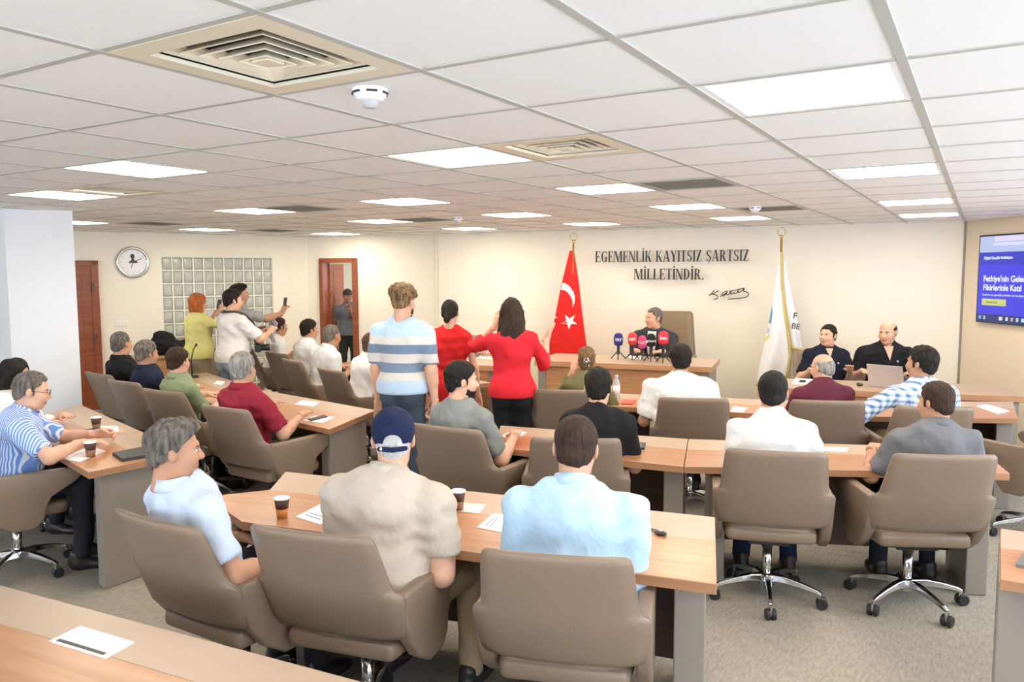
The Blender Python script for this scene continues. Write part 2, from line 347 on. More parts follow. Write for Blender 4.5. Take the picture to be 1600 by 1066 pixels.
# ------------------------------------------------------------------ doors
def door_leaf(parent, W, H, T=.045, hx=None):
    hx = W-.07 if hx is None else hx; hs = 1 if hx < W/2 else -1
    a = MB(); a.box((W/2, 0, H/2), (W, T, H)); leaf = link('leaf', a.mesh('door_leaf', DOORW, .004), parent)
    for (x0, x1, z0, z1) in ((.12, W-.12, H-.42, H-.12), (.12, W/2-.04, .98, H-.52), (W/2+.04, W-.12, .98, H-.52), (.12, W/2-.04, .16, .86), (W/2+.04, W-.12, .16, .86)):
        a = MB(); a.box(((x0+x1)/2, 0, (z0+z1)/2), (x1-x0, T+.018, z1-z0)); link('panel', a.mesh('door_panel', DOORW, .012), leaf)
    a = MB()
    for s in (-1, 1): a.box((hx, s*(T/2+.004), 1.02), (.045, .008, .2)); a.tube([(hx, s*(T/2), 1.05), (hx, s*(T/2+.05), 1.05), (hx+hs*.11, s*(T/2+.05), 1.05)], .009)
    link('handle', a.mesh('door_handle', GOLD), leaf)
    return leaf
rl = math.atan2(dl[1], dl[0])
dA, dB = V2(seg_pt(L0, L1, 112)), V2(seg_pt(L0, L1, 155)); dH = atplane(135, 408, L0, nl)[2]
dA2 = dB-dl*1.0
d1 = link('door_1', None, None, (dA2[0]+nl[0]*.03, dA2[1]+nl[1]*.03, 0), (0, 0, rl)); d1['kind'] = 'structure'
door_leaf(link('leaf_frame', None, d1), .92, dH-.07, hx=.07)
mb = MB(); mb.box((.96, 0, dH/2), (.09, .08, dH)); mb.box((-.04, 0, dH/2), (.09, .08, dH)); mb.box((.46, 0, dH-.035), (1.09, .08, .07)); link('door_frame', mb.mesh('door_frame', DOORW, .006), d1)
for z in (.35, 1.0, 1.7):
    mb = MB(); mb.tube([(.925, -.05, z-.06), (.925, -.05, z+.06)], .016); link('hinge', mb.mesh('door_hinge', mat('hinge_dark', (.12, .09, .07), .4, .6)), d1)
rd = math.atan2(dd[1], dd[0]); ow = np.hypot(*(V2(oB)-V2(oA)))
d2 = link('door_2', None, None, (oA[0], oA[1], 0), (0, 0, rd)); d2['kind'] = 'structure'
mb = MB()
for x in (.03, ow-.03): mb.box((x, .05, oz/2), (.07, .24, oz))
mb.box((ow/2, .05, oz-.03), (ow, .24, .07)); link('door_frame', mb.mesh('door_frame', DOORW, .005), d2)
lf = link('leaf_pivot', None, d2, (.07, .10, 0), (0, 0, math.radians(97))); door_leaf(lf, ow-.14, oz-.08)
# ------------------------------------------------------------------ dais
def wp(t, off, z=0): p = BA+db*t+nb*off; return (p[0], p[1], z)     # point along the back wall
mb = MB(); mb.prism([wp(-1.1, .03)[:2], wp(4.15, .03)[:2], wp(4.15, 1.95)[:2], wp(-1.1, 1.95)[:2]], 0.001, .15); dais = struct('floor_dais', mb, CARPET)
mb = MB(); mb.prism([wp(-1.1, 1.95)[:2], wp(4.15, 1.95)[:2], wp(4.15, 1.97)[:2], wp(-1.1, 1.97)[:2]], 0.001, .152); link('riser', mb.mesh('dais_riser', WOOD_A), dais)
# ------------------------------------------------------------------ tables
def lerp2(a, b, t): return V2(a)+(V2(b)-V2(a))*t
def table(label, near, far, z=.75, split=.58, legs=(.06, .94), legw=.12, sock=True, front=True, zf=0, cat='table', group=None, tone=WOOD_A, outer=None):
    """near=(left,right) ends of the sitters' edge, far=(left,right) ends of the opposite edge (world xy)"""
    near = [V2(p) for p in near]; far = [V2(p) for p in far]
    c = (near[0]+near[1]+far[0]+far[1])/4; d = near[1]-near[0]; a = math.atan2(d[1], d[0]); ca, sa = math.cos(-a), math.sin(-a)
    def lc(p): q = V2(p)-c; return V2((q[0]*ca-q[1]*sa, q[0]*sa+q[1]*ca))
    t = link('conference_table', None, None, (c[0], c[1], zf), (0, 0, a)); tag(t, label, cat, group)
    n0, n1, f0, f1 = map(lc, (near[0], near[1], far[0], far[1])); m0, m1 = lerp2(n0, f0, split), lerp2(n1, f1, split)
    zz = z-zf; poly = [n0, n1, m1, m0]
    if outer is not None: poly = [lc(outer)]+[lerp2(n0, n1, .0)]+[n1, m1, m0]; poly = [n0, n1, m1, m0] if False else [n0, n1, m1, m0, lc(outer)]
    mb = MB(); mb.m = 0; mb.prism(poly, zz-.042, zz)
    for k, f in enumerate(mb.f):
        if k >= 2: mb.mi[k] = 1
    link('tabletop', mb.mesh('tabletop', [tone, WOODEDGE], .003), t)
    mb = MB(); mb.prism([m0, m1, f1, f0], zz-.042, zz-.0004)
    for k, f in enumerate(mb.f):
        if k >= 2: mb.mi[k] = 1
    link('back_strip', mb.mesh('table_back_strip', [TAUPE, WOODEDGE], .003), t)
    for s in legs:
        p, q = lerp2(n0, n1, s), lerp2(f0, f1, s); u = (n1-n0)/np.hypot(*(n1-n0))*legw/2
        p2, q2 = lerp2(p, q, .14), lerp2(p, q, .9)
        mb = MB(); mb.prism([p2-u, p2+u, q2+u, q2-u], 0.001, zz-.042); link('leg', mb.mesh('table_leg', LEGPANEL, .006), t)
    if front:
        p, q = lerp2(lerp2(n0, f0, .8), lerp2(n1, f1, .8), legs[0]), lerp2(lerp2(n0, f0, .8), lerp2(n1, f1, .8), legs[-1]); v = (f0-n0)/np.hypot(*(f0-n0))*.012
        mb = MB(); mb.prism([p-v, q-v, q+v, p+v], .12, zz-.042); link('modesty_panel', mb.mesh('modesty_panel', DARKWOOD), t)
    return t
def tz(x, y, z=.75): return V2(atz(x, y, z))
T3 = table('long wooden table the man in the navy cap sits at', (tz(378, 815), tz(1120, 913)), (tz(446, 737), tz(1117, 808)), legs=(.14, .955), outer=tz(322, 776))
T3L = table('wooden table with a black notebook before the striped shirt man', ((-6.2, 3.02), tz(138, 738)), ((-6.75, 3.86), tz(293, 706)), tone=WOOD_B, legs=(.1, .93))
T2a = table('wooden table with a black phone lying on it', (tz(772, 699), tz(1068, 729)), (tz(782, 665), tz(1075, 686)), legs=(.05, .95))
T2b = table('wooden table with a short right end the grey polo man sits at', (tz(1068, 729)+V2((.004, .002)), tz(1578, 740)), (tz(1075, 686)+V2((.004, .002)), tz(1530, 701)), legs=(.1, .93), tone=WOOD_B)
T2La = table('wooden table the man in the crimson polo sits at', ((-6.04, 4.5), (-4.03, 4.13)), ((-6.1, 5.25), (-4.27, 4.91)), legs=(.05, .93))
T2Lb = table('wooden table the men in navy and green polos sit at', ((-7.75, 5.15), (-6.045, 4.503)), ((-7.6, 5.85), (-6.105, 5.253)), tone=WOOD_B, legs=(.06, .94))
T1a = table('wooden table with a red phone lying on it', (tz(842, 629), tz(1232, 649)), (tz(842, 629)+V2((.0, .72)), tz(1232, 649)+V2((-.22, .72))), legs=(.05, .95))
T1b = table('wooden table with a paper cup the plaid shirt man sits at', (tz(1232, 649)+V2((.004, .002)), tz(1590, 654)), (tz(1232, 649)+V2((-.216, .722)), tz(1583, 628)), legs=(.05, .95), tone=WOOD_B)
T1L = table('wooden table before the row of white shirt men', ((-7.0, 7.25), (-4.72, 6.12)), ((-6.65, 7.95), (-4.3, 6.75)), tone=WOOD_B, legs=(.05, .95))
Tn = table('wooden table with a white socket plate in its taupe strip', (tz(0, 1000)+V2((-.75, -.55)), tz(210, 1064)+V2((1.2, -.35))), (tz(0, 914)+V2((-.8, -.08)), tz(570, 1068)+V2((.25, .03))), split=.73, legs=(.1, .9))
Trt = table('pale wooden table with a tablet at its end', ((.10, 3.32), (1.5, 3.36)), ((.11, 3.99), (1.5, 4.03)), legs=(.04, .96), tone=WOOD_A)
# head desks on the dais
def desk(label, nl_, nr_, depth, z, zf):
    nl_, nr_ = V2(nl_), V2(nr_); d = nr_-nl_; Ln = np.hypot(*d); a = math.atan2(d[1], d[0])
    t = link('head_desk', None, None, (nl_[0], nl_[1], zf), (0, 0, a)); tag(t, label, 'desk'); H = z-zf
    mb = MB(); mb.prism([(-.03, -.03), (Ln+.03, -.03), (Ln+.03, depth), (-.03, depth)], H-.06, H)
    for k in range(len(mb.f)):
        if k != 1: mb.mi[k] = 1
    link('desktop', mb.mesh('desktop', [TAUPE, WOOD_A], .004), t)
    mb = MB(); mb.box((Ln/2, .03, (H-.06)/2), (Ln-.2, .03, H-.07)); link('front_panel', mb.mesh('desk_front', DESKFRONT), t)
    for x in (.05, Ln-.05): mb = MB(); mb.box((x, depth/2-.02, (H-.06)/2+.0005), (.1, depth-.08, H-.062)); link('side_panel', mb.mesh('desk_side', LEGPANEL, .004), t)
    return t
head = desk('wooden head desk with five press microphones on it', tz(840, 563, .9), tz(1108, 573, .9), .8, .9, .15)
a_ = tz(700, 568, .9); hl = desk('wooden desk behind the woman in the red dress', a_, tz(775, 571, .9), .7, .9, .15)
desk2 = desk('wooden desk with an open silver laptop', tz(1236, 606), tz(1236, 606)+V2((1.9, .52)), .7, .75, 0)
# ------------------------------------------------------------------ chairs
def chair_meshes():
    M = {}
    # backrest: lofted closed sections
    rows = [(.498, .24, .02), (.505, .285, .045), (.53, .30, .056), (.58, .31, .058), (.64, .314, .058), (.685, .315, .058), (.702, .308, .056), (.714, .286, .055), (.728, .277, .055), (.78, .271, .053), (.85, .264, .05), (.92, .257, .048), (.945, .249, .04), (.956, .235, .018)]
    n = 10; V = []; F = []
    for z, wd, th in rows:
        y0 = -.225-(z-.455)*.40; ring = []
        xs = [-wd+2*wd*k/n for k in range(n+1)]
        def yy(x): return y0+.42*x*x
        for x in xs:
            e = 1-max(0, abs(x)/wd-.9)/.1*.55; ring.append((x, yy(x)+th/2*e, z))
        for x in xs[::-1]:
            e = 1-max(0, abs(x)/wd-.9)/.1*.55; ring.append((x, yy(x)-th/2*e, z))
        V += ring
    r = 2*(n+1)
    for i in range(len(rows)-1):
        for k in range(r): F.append((i*r+k, i*r+(k+1) % r, (i+1)*r+(k+1) % r, (i+1)*r+k))
    F += [tuple(range(r))[::-1], tuple(range((len(rows)-1)*r, len(rows)*r))]
    mb = MB(); mb.smooth = True; mb.add(V, F); M['backrest'] = mb.mesh('chair_backrest', LEATHER, smooth=True)
    prof = [(-.05, .345), (.07, .345), (.115, .40), (.125, .47), (.16, .53), (.24, .575), (.30, .61), (.325, .64), (.315, .675), (.28, .692), (.20, .692), (.05, .69), (-.10, .69), (-.26, .694), (-.265, .62), (-.22, .50), (-.15, .41)]
    for s in (-1, 1):
        V = []; n = len(prof)
        for off in (0, .058):
            for y, z in prof: V.append((s*(.258+off+.01*(y+.2)), y, z))
        mb = MB(); mb.add(V, [tuple(range(n)), tuple(range(n, 2*n))[::-1]]+[(i, i+n, (i+1) % n+n, (i+1) % n) for i in range(n)])
        M['arm%d' % s] = mb.mesh('chair_armrest', LEATHER, .014, 3, smooth=True, angle=35)
    mb = MB(); mb.prism([(-.235, -.225), (.235, -.225), (.25, -.1), (.25, .2), (.23, .26), (-.23, .26), (-.25, .2), (-.25, -.1)], .395, .475); M['seat'] = mb.mesh('chair_seat', LEATHER, .03, 3, smooth=True, angle=50)
    mb = MB(); mb.box((0, 0, .375), (.22, .26, .045)); mb.tube([(0, 0, .30), (0, 0, .37)], .032, 12); M['mechanism'] = mb.mesh('chair_mechanism', BLACKP, .005)
    mb = MB(); mb.smooth = True; mb.tube([(0, 0, .09), (0, 0, .31)], .026, 16); M['gas_column'] = mb.mesh('gas_column', CHROME)
    mb = MB(); mb.smooth = True; mb.lathe([(.022, .075), (.045, .085), (.048, .14), (.03, .155)], 16); M['hub'] = mb.mesh('base_hub', CHROME)
    V = []; F = []; st = [(.03, .125, .026, .020), (.10, .128, .022, .018), (.20, .112, .017, .014), (.28, .092, .013, .011), (.305, .08, .012, .009)]
    for rr, z, hw, hh in st: V += [(-hw, rr, z-hh), (hw, rr, z-hh), (hw*.75, rr, z+hh), (-hw*.75, rr, z+hh)]
    for i in range(len(st)-1):
        for k in range(4): F.append((i*4+k, i*4+(k+1) % 4, i*4+4+(k+1) % 4, i*4+4+k))
    F += [(3, 2, 1, 0), tuple(range(len(V)-4, len(V)))]
    mb = MB(); mb.add(V, F); M['leg'] = mb.mesh('base_leg', CHROME, .004)
    mb = MB(); mb.m = 0
    for s in (-1, 1): mb.lathe([(.012, -.011), (.028, -.011), (.031, -.007), (.031, .007), (.028, .011), (.012, .011)], 16, (s*.016, 0, .032), Matrix.Rotation(PI/2, 3, 'Y'))
    mb.m = 1; mb.box((0, 0, .047), (.012, .035, .04)); mb.tube([(0, -.012, .05), (0, -.012, .088)], .008, 8); M['caster'] = mb.mesh('caster', [BLACKP, CHROME])
    return M
CM = chair_meshes()
def chair(label, x, y, head, spin=None, group='taupe leather conference chairs', z=0):
    t = thing('conference_chair', label, 'chair', (x, y, z), head, group)
    for k, nm in (('backrest', 'backrest'), ('arm-1', 'armrest'), ('arm1', 'armrest'), ('seat', 'seat'), ('mechanism', 'mechanism'), ('gas_column', 'gas_column'), ('hub', 'base_hub')): link(nm, CM[k], t)
    a0 = random.uniform(0, 1.2) if spin is None else spin
    for i in range(5):
        a = a0+i*2*PI/5; link('base_leg', CM['leg'], t, (0, 0, 0), (0, 0, a))
        link('caster', CM['caster'], t, (-.305*math.sin(a), .305*math.cos(a), 0), (0, 0, random.uniform(0, 6)))
    return t
CHAIRS = {}
def chair_px(key, label, px, py, head, **k):
    p = V2(atz(px, py, .95)); f = V2((math.sin(math.radians(head)), math.cos(math.radians(head)))); q = p+f*.41
    CHAIRS[key] = (q[0], q[1], head); return chair(label, q[0], q[1], head, **k)
def chair_at(key, label, x, y, head, **k): CHAIRS[key] = (x, y, head); return chair(label, x, y, head, **k)
chair_px('7', 'taupe leather chair holding the grey-haired man in pale blue', 237, 811, 0)
chair_px('8', 'taupe leather chair holding the man in the navy cap', 480, 832, -12)
chair_px('9', 'taupe leather chair holding the short-haired man in the light blue shirt', 866, 868, -19)
chair_px('10', 'taupe leather chair holding the bearded man in the grey t-shirt', 695, 668, -1)
chair_px('11', 'taupe leather chair holding the man in the black t-shirt', 899, 686, -25)
chair_px('14', 'taupe leather chair of the white shirt man, black shadow gap over its seat', 1213, 706, -17, spin=.28+.35)
chair_px('17', 'taupe leather chair turned a little, holding the man in the grey polo', 1479, 712, -26, spin=.95)
chair_px('12', 'taupe leather chair holding the broad man in white facing the head desk', 1084, 623, -21)
chair_px('13', 'taupe leather chair holding the woman in olive green', 884, 610, -22)
chair_px('15', 'taupe leather chair holding the balding man in dark purple', 1294, 627, -21)
chair_px('16', 'taupe leather chair holding the man in the blue plaid shirt', 1461, 637, -23)
chair_px('6', 'taupe leather chair holding the man in the crimson polo', 348, 637, 2)
chair_px('5', 'taupe leather chair holding the man in the green polo', 252, 611, 0)
chair_px('4', 'taupe leather chair holding the man in the navy polo', 190, 596, 4)
chair_px('3', 'taupe leather chair holding the man in the black shirt by the wooden door', 151, 584, 6)
chair_px('22', 'taupe leather chair holding the brown-haired man in white by the gooseneck microphone', 514, 578, 17)
chair_px('21', 'taupe leather chair holding the balding man in white', 454, 563, 20)
chair_px('19', 'taupe leather chair of the black-haired man in white', 430, 552, 12)
chair_px('e1', 'empty taupe leather chair partly hidden behind the standing man in stripes', 614, 583, 18)
chair_px('e2', 'taupe leather chair of the man in white nearest the glass blocks', 386, 541, 30)
chair_px('e3', 'empty taupe leather chair by the glass blocks next to the yellow shirt woman', 283, 529, 45)
chair_at('1', 'taupe leather chair holding the man in the blue striped shirt', *tz(30, 882, .05), 20, spin=.3)
chair_at('r', 'empty taupe leather chair at the end of the row, beside the screen wall', .40, 6.55, -58, spin=1.0)
chair_at('p1', 'brown leather chair holding the dark-haired man in the navy polo at the laptop desk', 0, 0, 150)
chair_at('p2', 'brown leather chair hidden behind the man at the laptop', 0, 0, 160)
chair_at('hl', 'brown leather chair behind the desk past the red dress woman', 0, 0, 160)
def place(key, x, y, head, z=0):
    for o in bpy.data.objects:
        if o.get('category') == 'chair' and o['label'] == CHL[key]: o.location = (x, y, z); o.rotation_euler.z = -math.radians(head); CHAIRS[key] = (x, y, head)
CHL = dict(p1='brown leather chair holding the dark-haired man in the navy polo at the laptop desk', p2='brown leather chair hidden behind the man at the laptop', hl='brown leather chair behind the desk past the red dress woman')
q = atd(1290, 560, 8.75); place('p1', q[0], q[1], 155); q = atd(1388, 560, 8.6); place('p2', q[0], q[1], 160); q = atd(748, 540, 9.35); place('hl', q[0], q[1], 165, .15)

# ------------------------------------------------------------------ implicit surfaces for bodies and clothes
class SDF:
    def __init__(s, lo, hi, h):
        s.lo = np.array(lo, float); s.h = h; n = np.ceil((np.array(hi)-s.lo)/h).astype(int)+1; s.n = n
        s.ax = [s.lo[i]+np.arange(n[i])*h for i in range(3)]; s.f = np.full(n, .5, np.float32)
    def sub(s, lo, hi, pad):
        i0 = np.clip(np.floor((np.array(lo)-pad-s.lo)/s.h).astype(int), 0, s.n-1); i1 = np.clip(np.ceil((np.array(hi)+pad-s.lo)/s.h).astype(int)+1, 1, s.n)
        sl = tuple(slice(a, b) for a, b in zip(i0, i1))
        return sl, s.ax[0][sl[0]][:, None, None], s.ax[1][sl[1]][None, :, None], s.ax[2][sl[2]][None, None, :]
    def put(s, sl, d, k, op):
        g = s.f[sl]
        if op == 'add':
            hh = np.clip(.5+.5*(g-d)/k, 0, 1); s.f[sl] = g+(d-g)*hh-k*hh*(1-hh)
        else:
            hh = np.clip(.5-.5*(g+d)/k, 0, 1); s.f[sl] = g+(-d-g)*hh+k*hh*(1-hh)
    def cone(s, a, b, ra, rb, k=.03, cut=None, op='add', flat=None):
        a = np.array(a, float); b = np.array(b, float); R = max(ra, rb)
        sl, X, Y, Z = s.sub(np.minimum(a, b)-R, np.maximum(a, b)+R, k+.03); ab = b-a; L = ab@ab+1e-9
        t = np.clip(((X-a[0])*ab[0]+(Y-a[1])*ab[1]+(Z-a[2])*ab[2])/L, 0, 1)
        d = np.sqrt((X-a[0]-t*ab[0])**2+(Y-a[1]-t*ab[1])**2+(Z-a[2]-t*ab[2])**2)-(ra+(rb-ra)*t)
        if cut is not None: p, n = cut; d = np.maximum(d, (X-p[0])*n[0]+(Y-p[1])*n[1]+(Z-p[2])*n[2])
        s.put(sl, d, k, op); return s
    def ell(s, c, r, k=.03, R=None, cut=None, op='add'):
        c = np.array(c, float); r = np.array(r, float); m_ = max(r)
        sl, X, Y, Z = s.sub(c-m_, c+m_, k+.03); P = [X-c[0], Y-c[1], Z-c[2]]
        if R is not None: P = [P[0]*R[0][i]+P[1]*R[1][i]+P[2]*R[2][i] for i in range(3)]
        q = [p/ri for p, ri in zip(P, r)]; k0 = np.sqrt(q[0]**2+q[1]**2+q[2]**2)+1e-6; k1 = np.sqrt((q[0]/r[0])**2+(q[1]/r[1])**2+(q[2]/r[2])**2)+1e-6
        d = k0*(k0-1)/k1
        if cut is not None:
            for p, n in (cut if isinstance(cut, list) else [cut]): d = np.maximum(d, (X-p[0])*n[0]+(Y-p[1])*n[1]+(Z-p[2])*n[2])
        s.put(sl, d, k, op); return s
    def plane(s, p, n):
        X, Y, Z = s.ax[0][:, None, None], s.ax[1][None, :, None], s.ax[2][None, None, :]
        s.f = np.maximum(s.f, ((X-p[0])*n[0]+(Y-p[1])*n[1]+(Z-p[2])*n[2]).astype(np.float32)); return s
    def noise(s, amp, freq, seed=0, st=(1, 1, 1)):
        rg = np.random.RandomState(seed); X, Y, Z = s.ax[0][:, None, None], s.ax[1][None, :, None], s.ax[2][None, None, :]
        for _ in range(4):
            d = rg.normal(size=3); d /= np.linalg.norm(d); d = d*np.array(st)*freq*rg.uniform(.6, 1.5); e = rg.normal(size=3)*freq*.4; ph = rg.uniform(0, 6)
            s.f = s.f+(amp*.5*np.sin(X*d[0]+Y*d[1]+Z*d[2]+ph+1.3*np.sin(X*e[0]+Y*e[1]+Z*e[2]))).astype(np.float32)
        return s
    def mesh(s):
        f = s.f; s_ = f < 0; n = np.array(f.shape)
        for a in range(3):   # close at borders
            idx = [slice(None)]*3
            for e in (0, -1): idx[a] = e; f[tuple(idx)] = np.maximum(f[tuple(idx)], 1e-3)
        s_ = f < 0
        cn = [(0, 0, 0), (1, 0, 0), (0, 1, 0), (1, 1, 0), (0, 0, 1), (1, 0, 1), (0, 1, 1), (1, 1, 1)]
        tot = sum(s_[c[0]:n[0]-1+c[0], c[1]:n[1]-1+c[1], c[2]:n[2]-1+c[2]].astype(np.int8) for c in cn)
        act = np.argwhere((tot > 0) & (tot < 8))
        if len(act) == 0: return np.zeros((0, 3)), []
        val = np.stack([f[act[:, 0]+c[0], act[:, 1]+c[1], act[:, 2]+c[2]] for c in cn], 1)
        acc = np.zeros((len(act), 3)); cnt = np.zeros(len(act)); C_ = np.array(cn, float)
        for a in range(8):
            for b in range(a+1, 8):
                if np.abs(C_[a]-C_[b]).sum() != 1: continue
                mk = (val[:, a] < 0) != (val[:, b] < 0)
                if not mk.any(): continue
                t = val[mk, a]/(val[mk, a]-val[mk, b]); acc[mk] += C_[a]+(C_[b]-C_[a])*t[:, None]; cnt[mk] += 1
        V = (act+acc/cnt[:, None])*s.h+s.lo
        idm = -np.ones(n-1, int); idm[act[:, 0], act[:, 1], act[:, 2]] = np.arange(len(act)); Fs = []
        for ax in range(3):
            o1, o2 = [(1, 2), (2, 0), (0, 1)][ax]; sh = [slice(0, m) for m in n]; sh2 = list(sh); sh[ax] = slice(0, n[ax]-1); sh2[ax] = slice(1, n[ax])
            A, B = s_[tuple(sh)], s_[tuple(sh2)]; E = np.argwhere(A != B)
            ok = (E[:, o1] > 0) & (E[:, o2] > 0) & (E[:, o1] < n[o1]-1) & (E[:, o2] < n[o2]-1); E = E[ok]; sg = A[E[:, 0], E[:, 1], E[:, 2]]
            def idx(d1, d2): q = E.copy(); q[:, o1] += d1; q[:, o2] += d2; return idm[q[:, 0], q[:, 1], q[:, 2]]
            q = np.stack([idx(-1, -1), idx(0, -1), idx(0, 0), idx(-1, 0)], 1); q[~sg] = q[~sg][:, ::-1]; Fs.append(q[(q >= 0).all(1)])
        return V, np.concatenate(Fs)
def npmesh(name, parts, mats):
    """parts: list of (V, F, material index)"""
    Vs = []; Fs = []; mi = []; o = 0
    for V, F, k in parts:
        if len(V) == 0: continue
        Vs.append(np.asarray(V, float)); F = [tuple(int(i)+o for i in f) for f in F]; Fs += F; mi += [k]*len(F); o += len(V)
    me = bpy.data.meshes.new(name); me.from_pydata(np.concatenate(Vs).tolist(), [], Fs)
    for q in mats: me.materials.append(q)
    me.polygons.foreach_set('material_index', mi); me.polygons.foreach_set('use_smooth', [True]*len(Fs)); me.update(); return me
def unit(v): v = np.array(v, float); return v/(np.linalg.norm(v)+1e-9)
def ellmesh(c, r, n=10, m=6):
    b = MB(); b.ell(c, r, n, m); return np.array(b.v), b.f
# head template: origin between the ears at eye height, face towards +y
def head_field(h, fem=False):
    s = SDF((-.11, -.13, -.17), (.11, .15, .14), h); w = .95 if fem else 1
    s.ell((0, -.012, .03), (.076, .096, .086), .01); s.ell((0, .018, -.035), (.064*w, .076, .082), .03)
    s.cone((-.03*w, .03, -.085), (.03*w, .03, -.085), .03, .03, .03); s.ell((0, .062, -.098), (.022, .02, .018), .025)
    for q in (-1, 1):
        s.ell((q*.043, .055, -.03), (.026, .032, .03), .03); s.cone((q*.012, .084, .026), (q*.045, .068, .024), .011, .009, .012)
        s.ell((q*.032, .092, .003), (.017, .013, .012), .012, op='sub')
        c = math.cos(.35*q); sn = math.sin(.35*q); s.ell((q*.079, -.012, -.004), (.009, .02, .033), .008, R=[[c, -sn, 0], [sn, c, 0], [0, 0, 1]])
        s.ell((q*.012, .098, -.032), (.009, .011, .008), .008)
    s.cone((0, .086, .012), (0, .108, -.028), .008, .0125, .012); s.ell((0, .085, -.062), (.024, .012, .008), .008); s.ell((0, .083, -.074), (.021, .012, .007), .008)
    s.cone((0, -.02, -.05), (0, -.035, -.18), .054*w, .056*w, .03)
    return s
HEADS = {}
def head_mesh(fine, fem):
    k = (fine, fem)
    if k not in HEADS:
        V, F = head_field(.0058 if fine else .0085, fem).mesh(); F = np.asarray(F)
        c = V[F].mean(1); lip = (np.abs(c[:, 0]) < .024) & (c[:, 1] > .084) & (c[:, 2] < -.056) & (c[:, 2] > -.08)
        parts = [(V, F[~lip], 0), (V, F[lip], 1)]
        for q in (-1, 1):
            v, f = ellmesh((q*.031, .077, .003), (.013, .011, .0062)); parts.append((v, f, 2)); v, f = ellmesh((q*.031, .0865, .003), (.0068, .003, .0058), 8, 4); parts.append((v, f, 3))
            v, f = ellmesh((q*.031, .086, .021), (.019, .006, .0042), 10, 5); parts.append((v, f, 4))
        HEADS[k] = parts
    return HEADS[k]
# right hand template: wrist at origin, fingers +y, palm -z, thumb -x
HANDS = {}
def hand_mesh(pose, h=.0048):
    if pose in HANDS: return HANDS[pose]
    curl = dict(flat=.12, relaxed=.38, grip=.95, fist=1.35)[pose]
    s = SDF((-.10, -.045, -.10), (.07, .21, .06), h)
    s.cone((0, -.03, 0), (0, .02, 0), .025, .026, .02)
    for x0, x1 in ((-.026, -.03), (-.009, -.010), (.009, .010), (.026, .028)): s.cone((x0*.7, .015, 0), (x1, .085, 0), .0145, .0125, .016)
    for x, L, fan in ((-.031, .074, -.10), (-.0105, .083, -.03), (.0105, .077, .04), (.030, .060, .12)):
        p = np.array([x, .088, .001]); a = curl*.55
        for q, fr in enumerate((.46, .31, .23)):
            d = np.array([math.sin(fan)*math.cos(a), math.cos(fan)*math.cos(a), -math.sin(a)]); e = p+d*L*fr; s.cone(p, e, .0088-.0008*q, .0082-.0008*q, .006); p = e; a += curl*.75
    p = np.array([-.022, .02, -.004]); t1 = np.array([-.050, .052, -.014-.012*curl]); t2 = np.array([-.060+.016*curl, .084, -.022-.022*curl]); t3 = np.array([-.060+.030*curl, .108, -.028-.026*curl])
    s.cone(p, t1, .0155, .012, .014); s.cone(t1, t2, .0108, .0098, .006); s.cone(t2, t3, .0095, .008, .005)
    HANDS[pose] = s.mesh(); return HANDS[pose]
def shoe_mesh():
    s = SDF((-.07, -.12, -.005), (.07, .21, .13), .009); s.ell((0, -.03, .05), (.042, .075, .05), .03); s.ell((0, .085, .032), (.047, .10, .034), .03); s.cone((0, -.045, .05), (0, -.05, .10), .04, .042, .02); s.plane((0, 0, .002), (0, 0, -1))
    return s.mesh()
SHOE = npmesh('shoe', [(*shoe_mesh(), 0)], [mat('shoe_black', (.025, .022, .02), .4)])
SHOEB = npmesh('shoe_brown', [(*shoe_mesh(), 0)], [mat('shoe_brown', (.12, .06, .03), .45)])
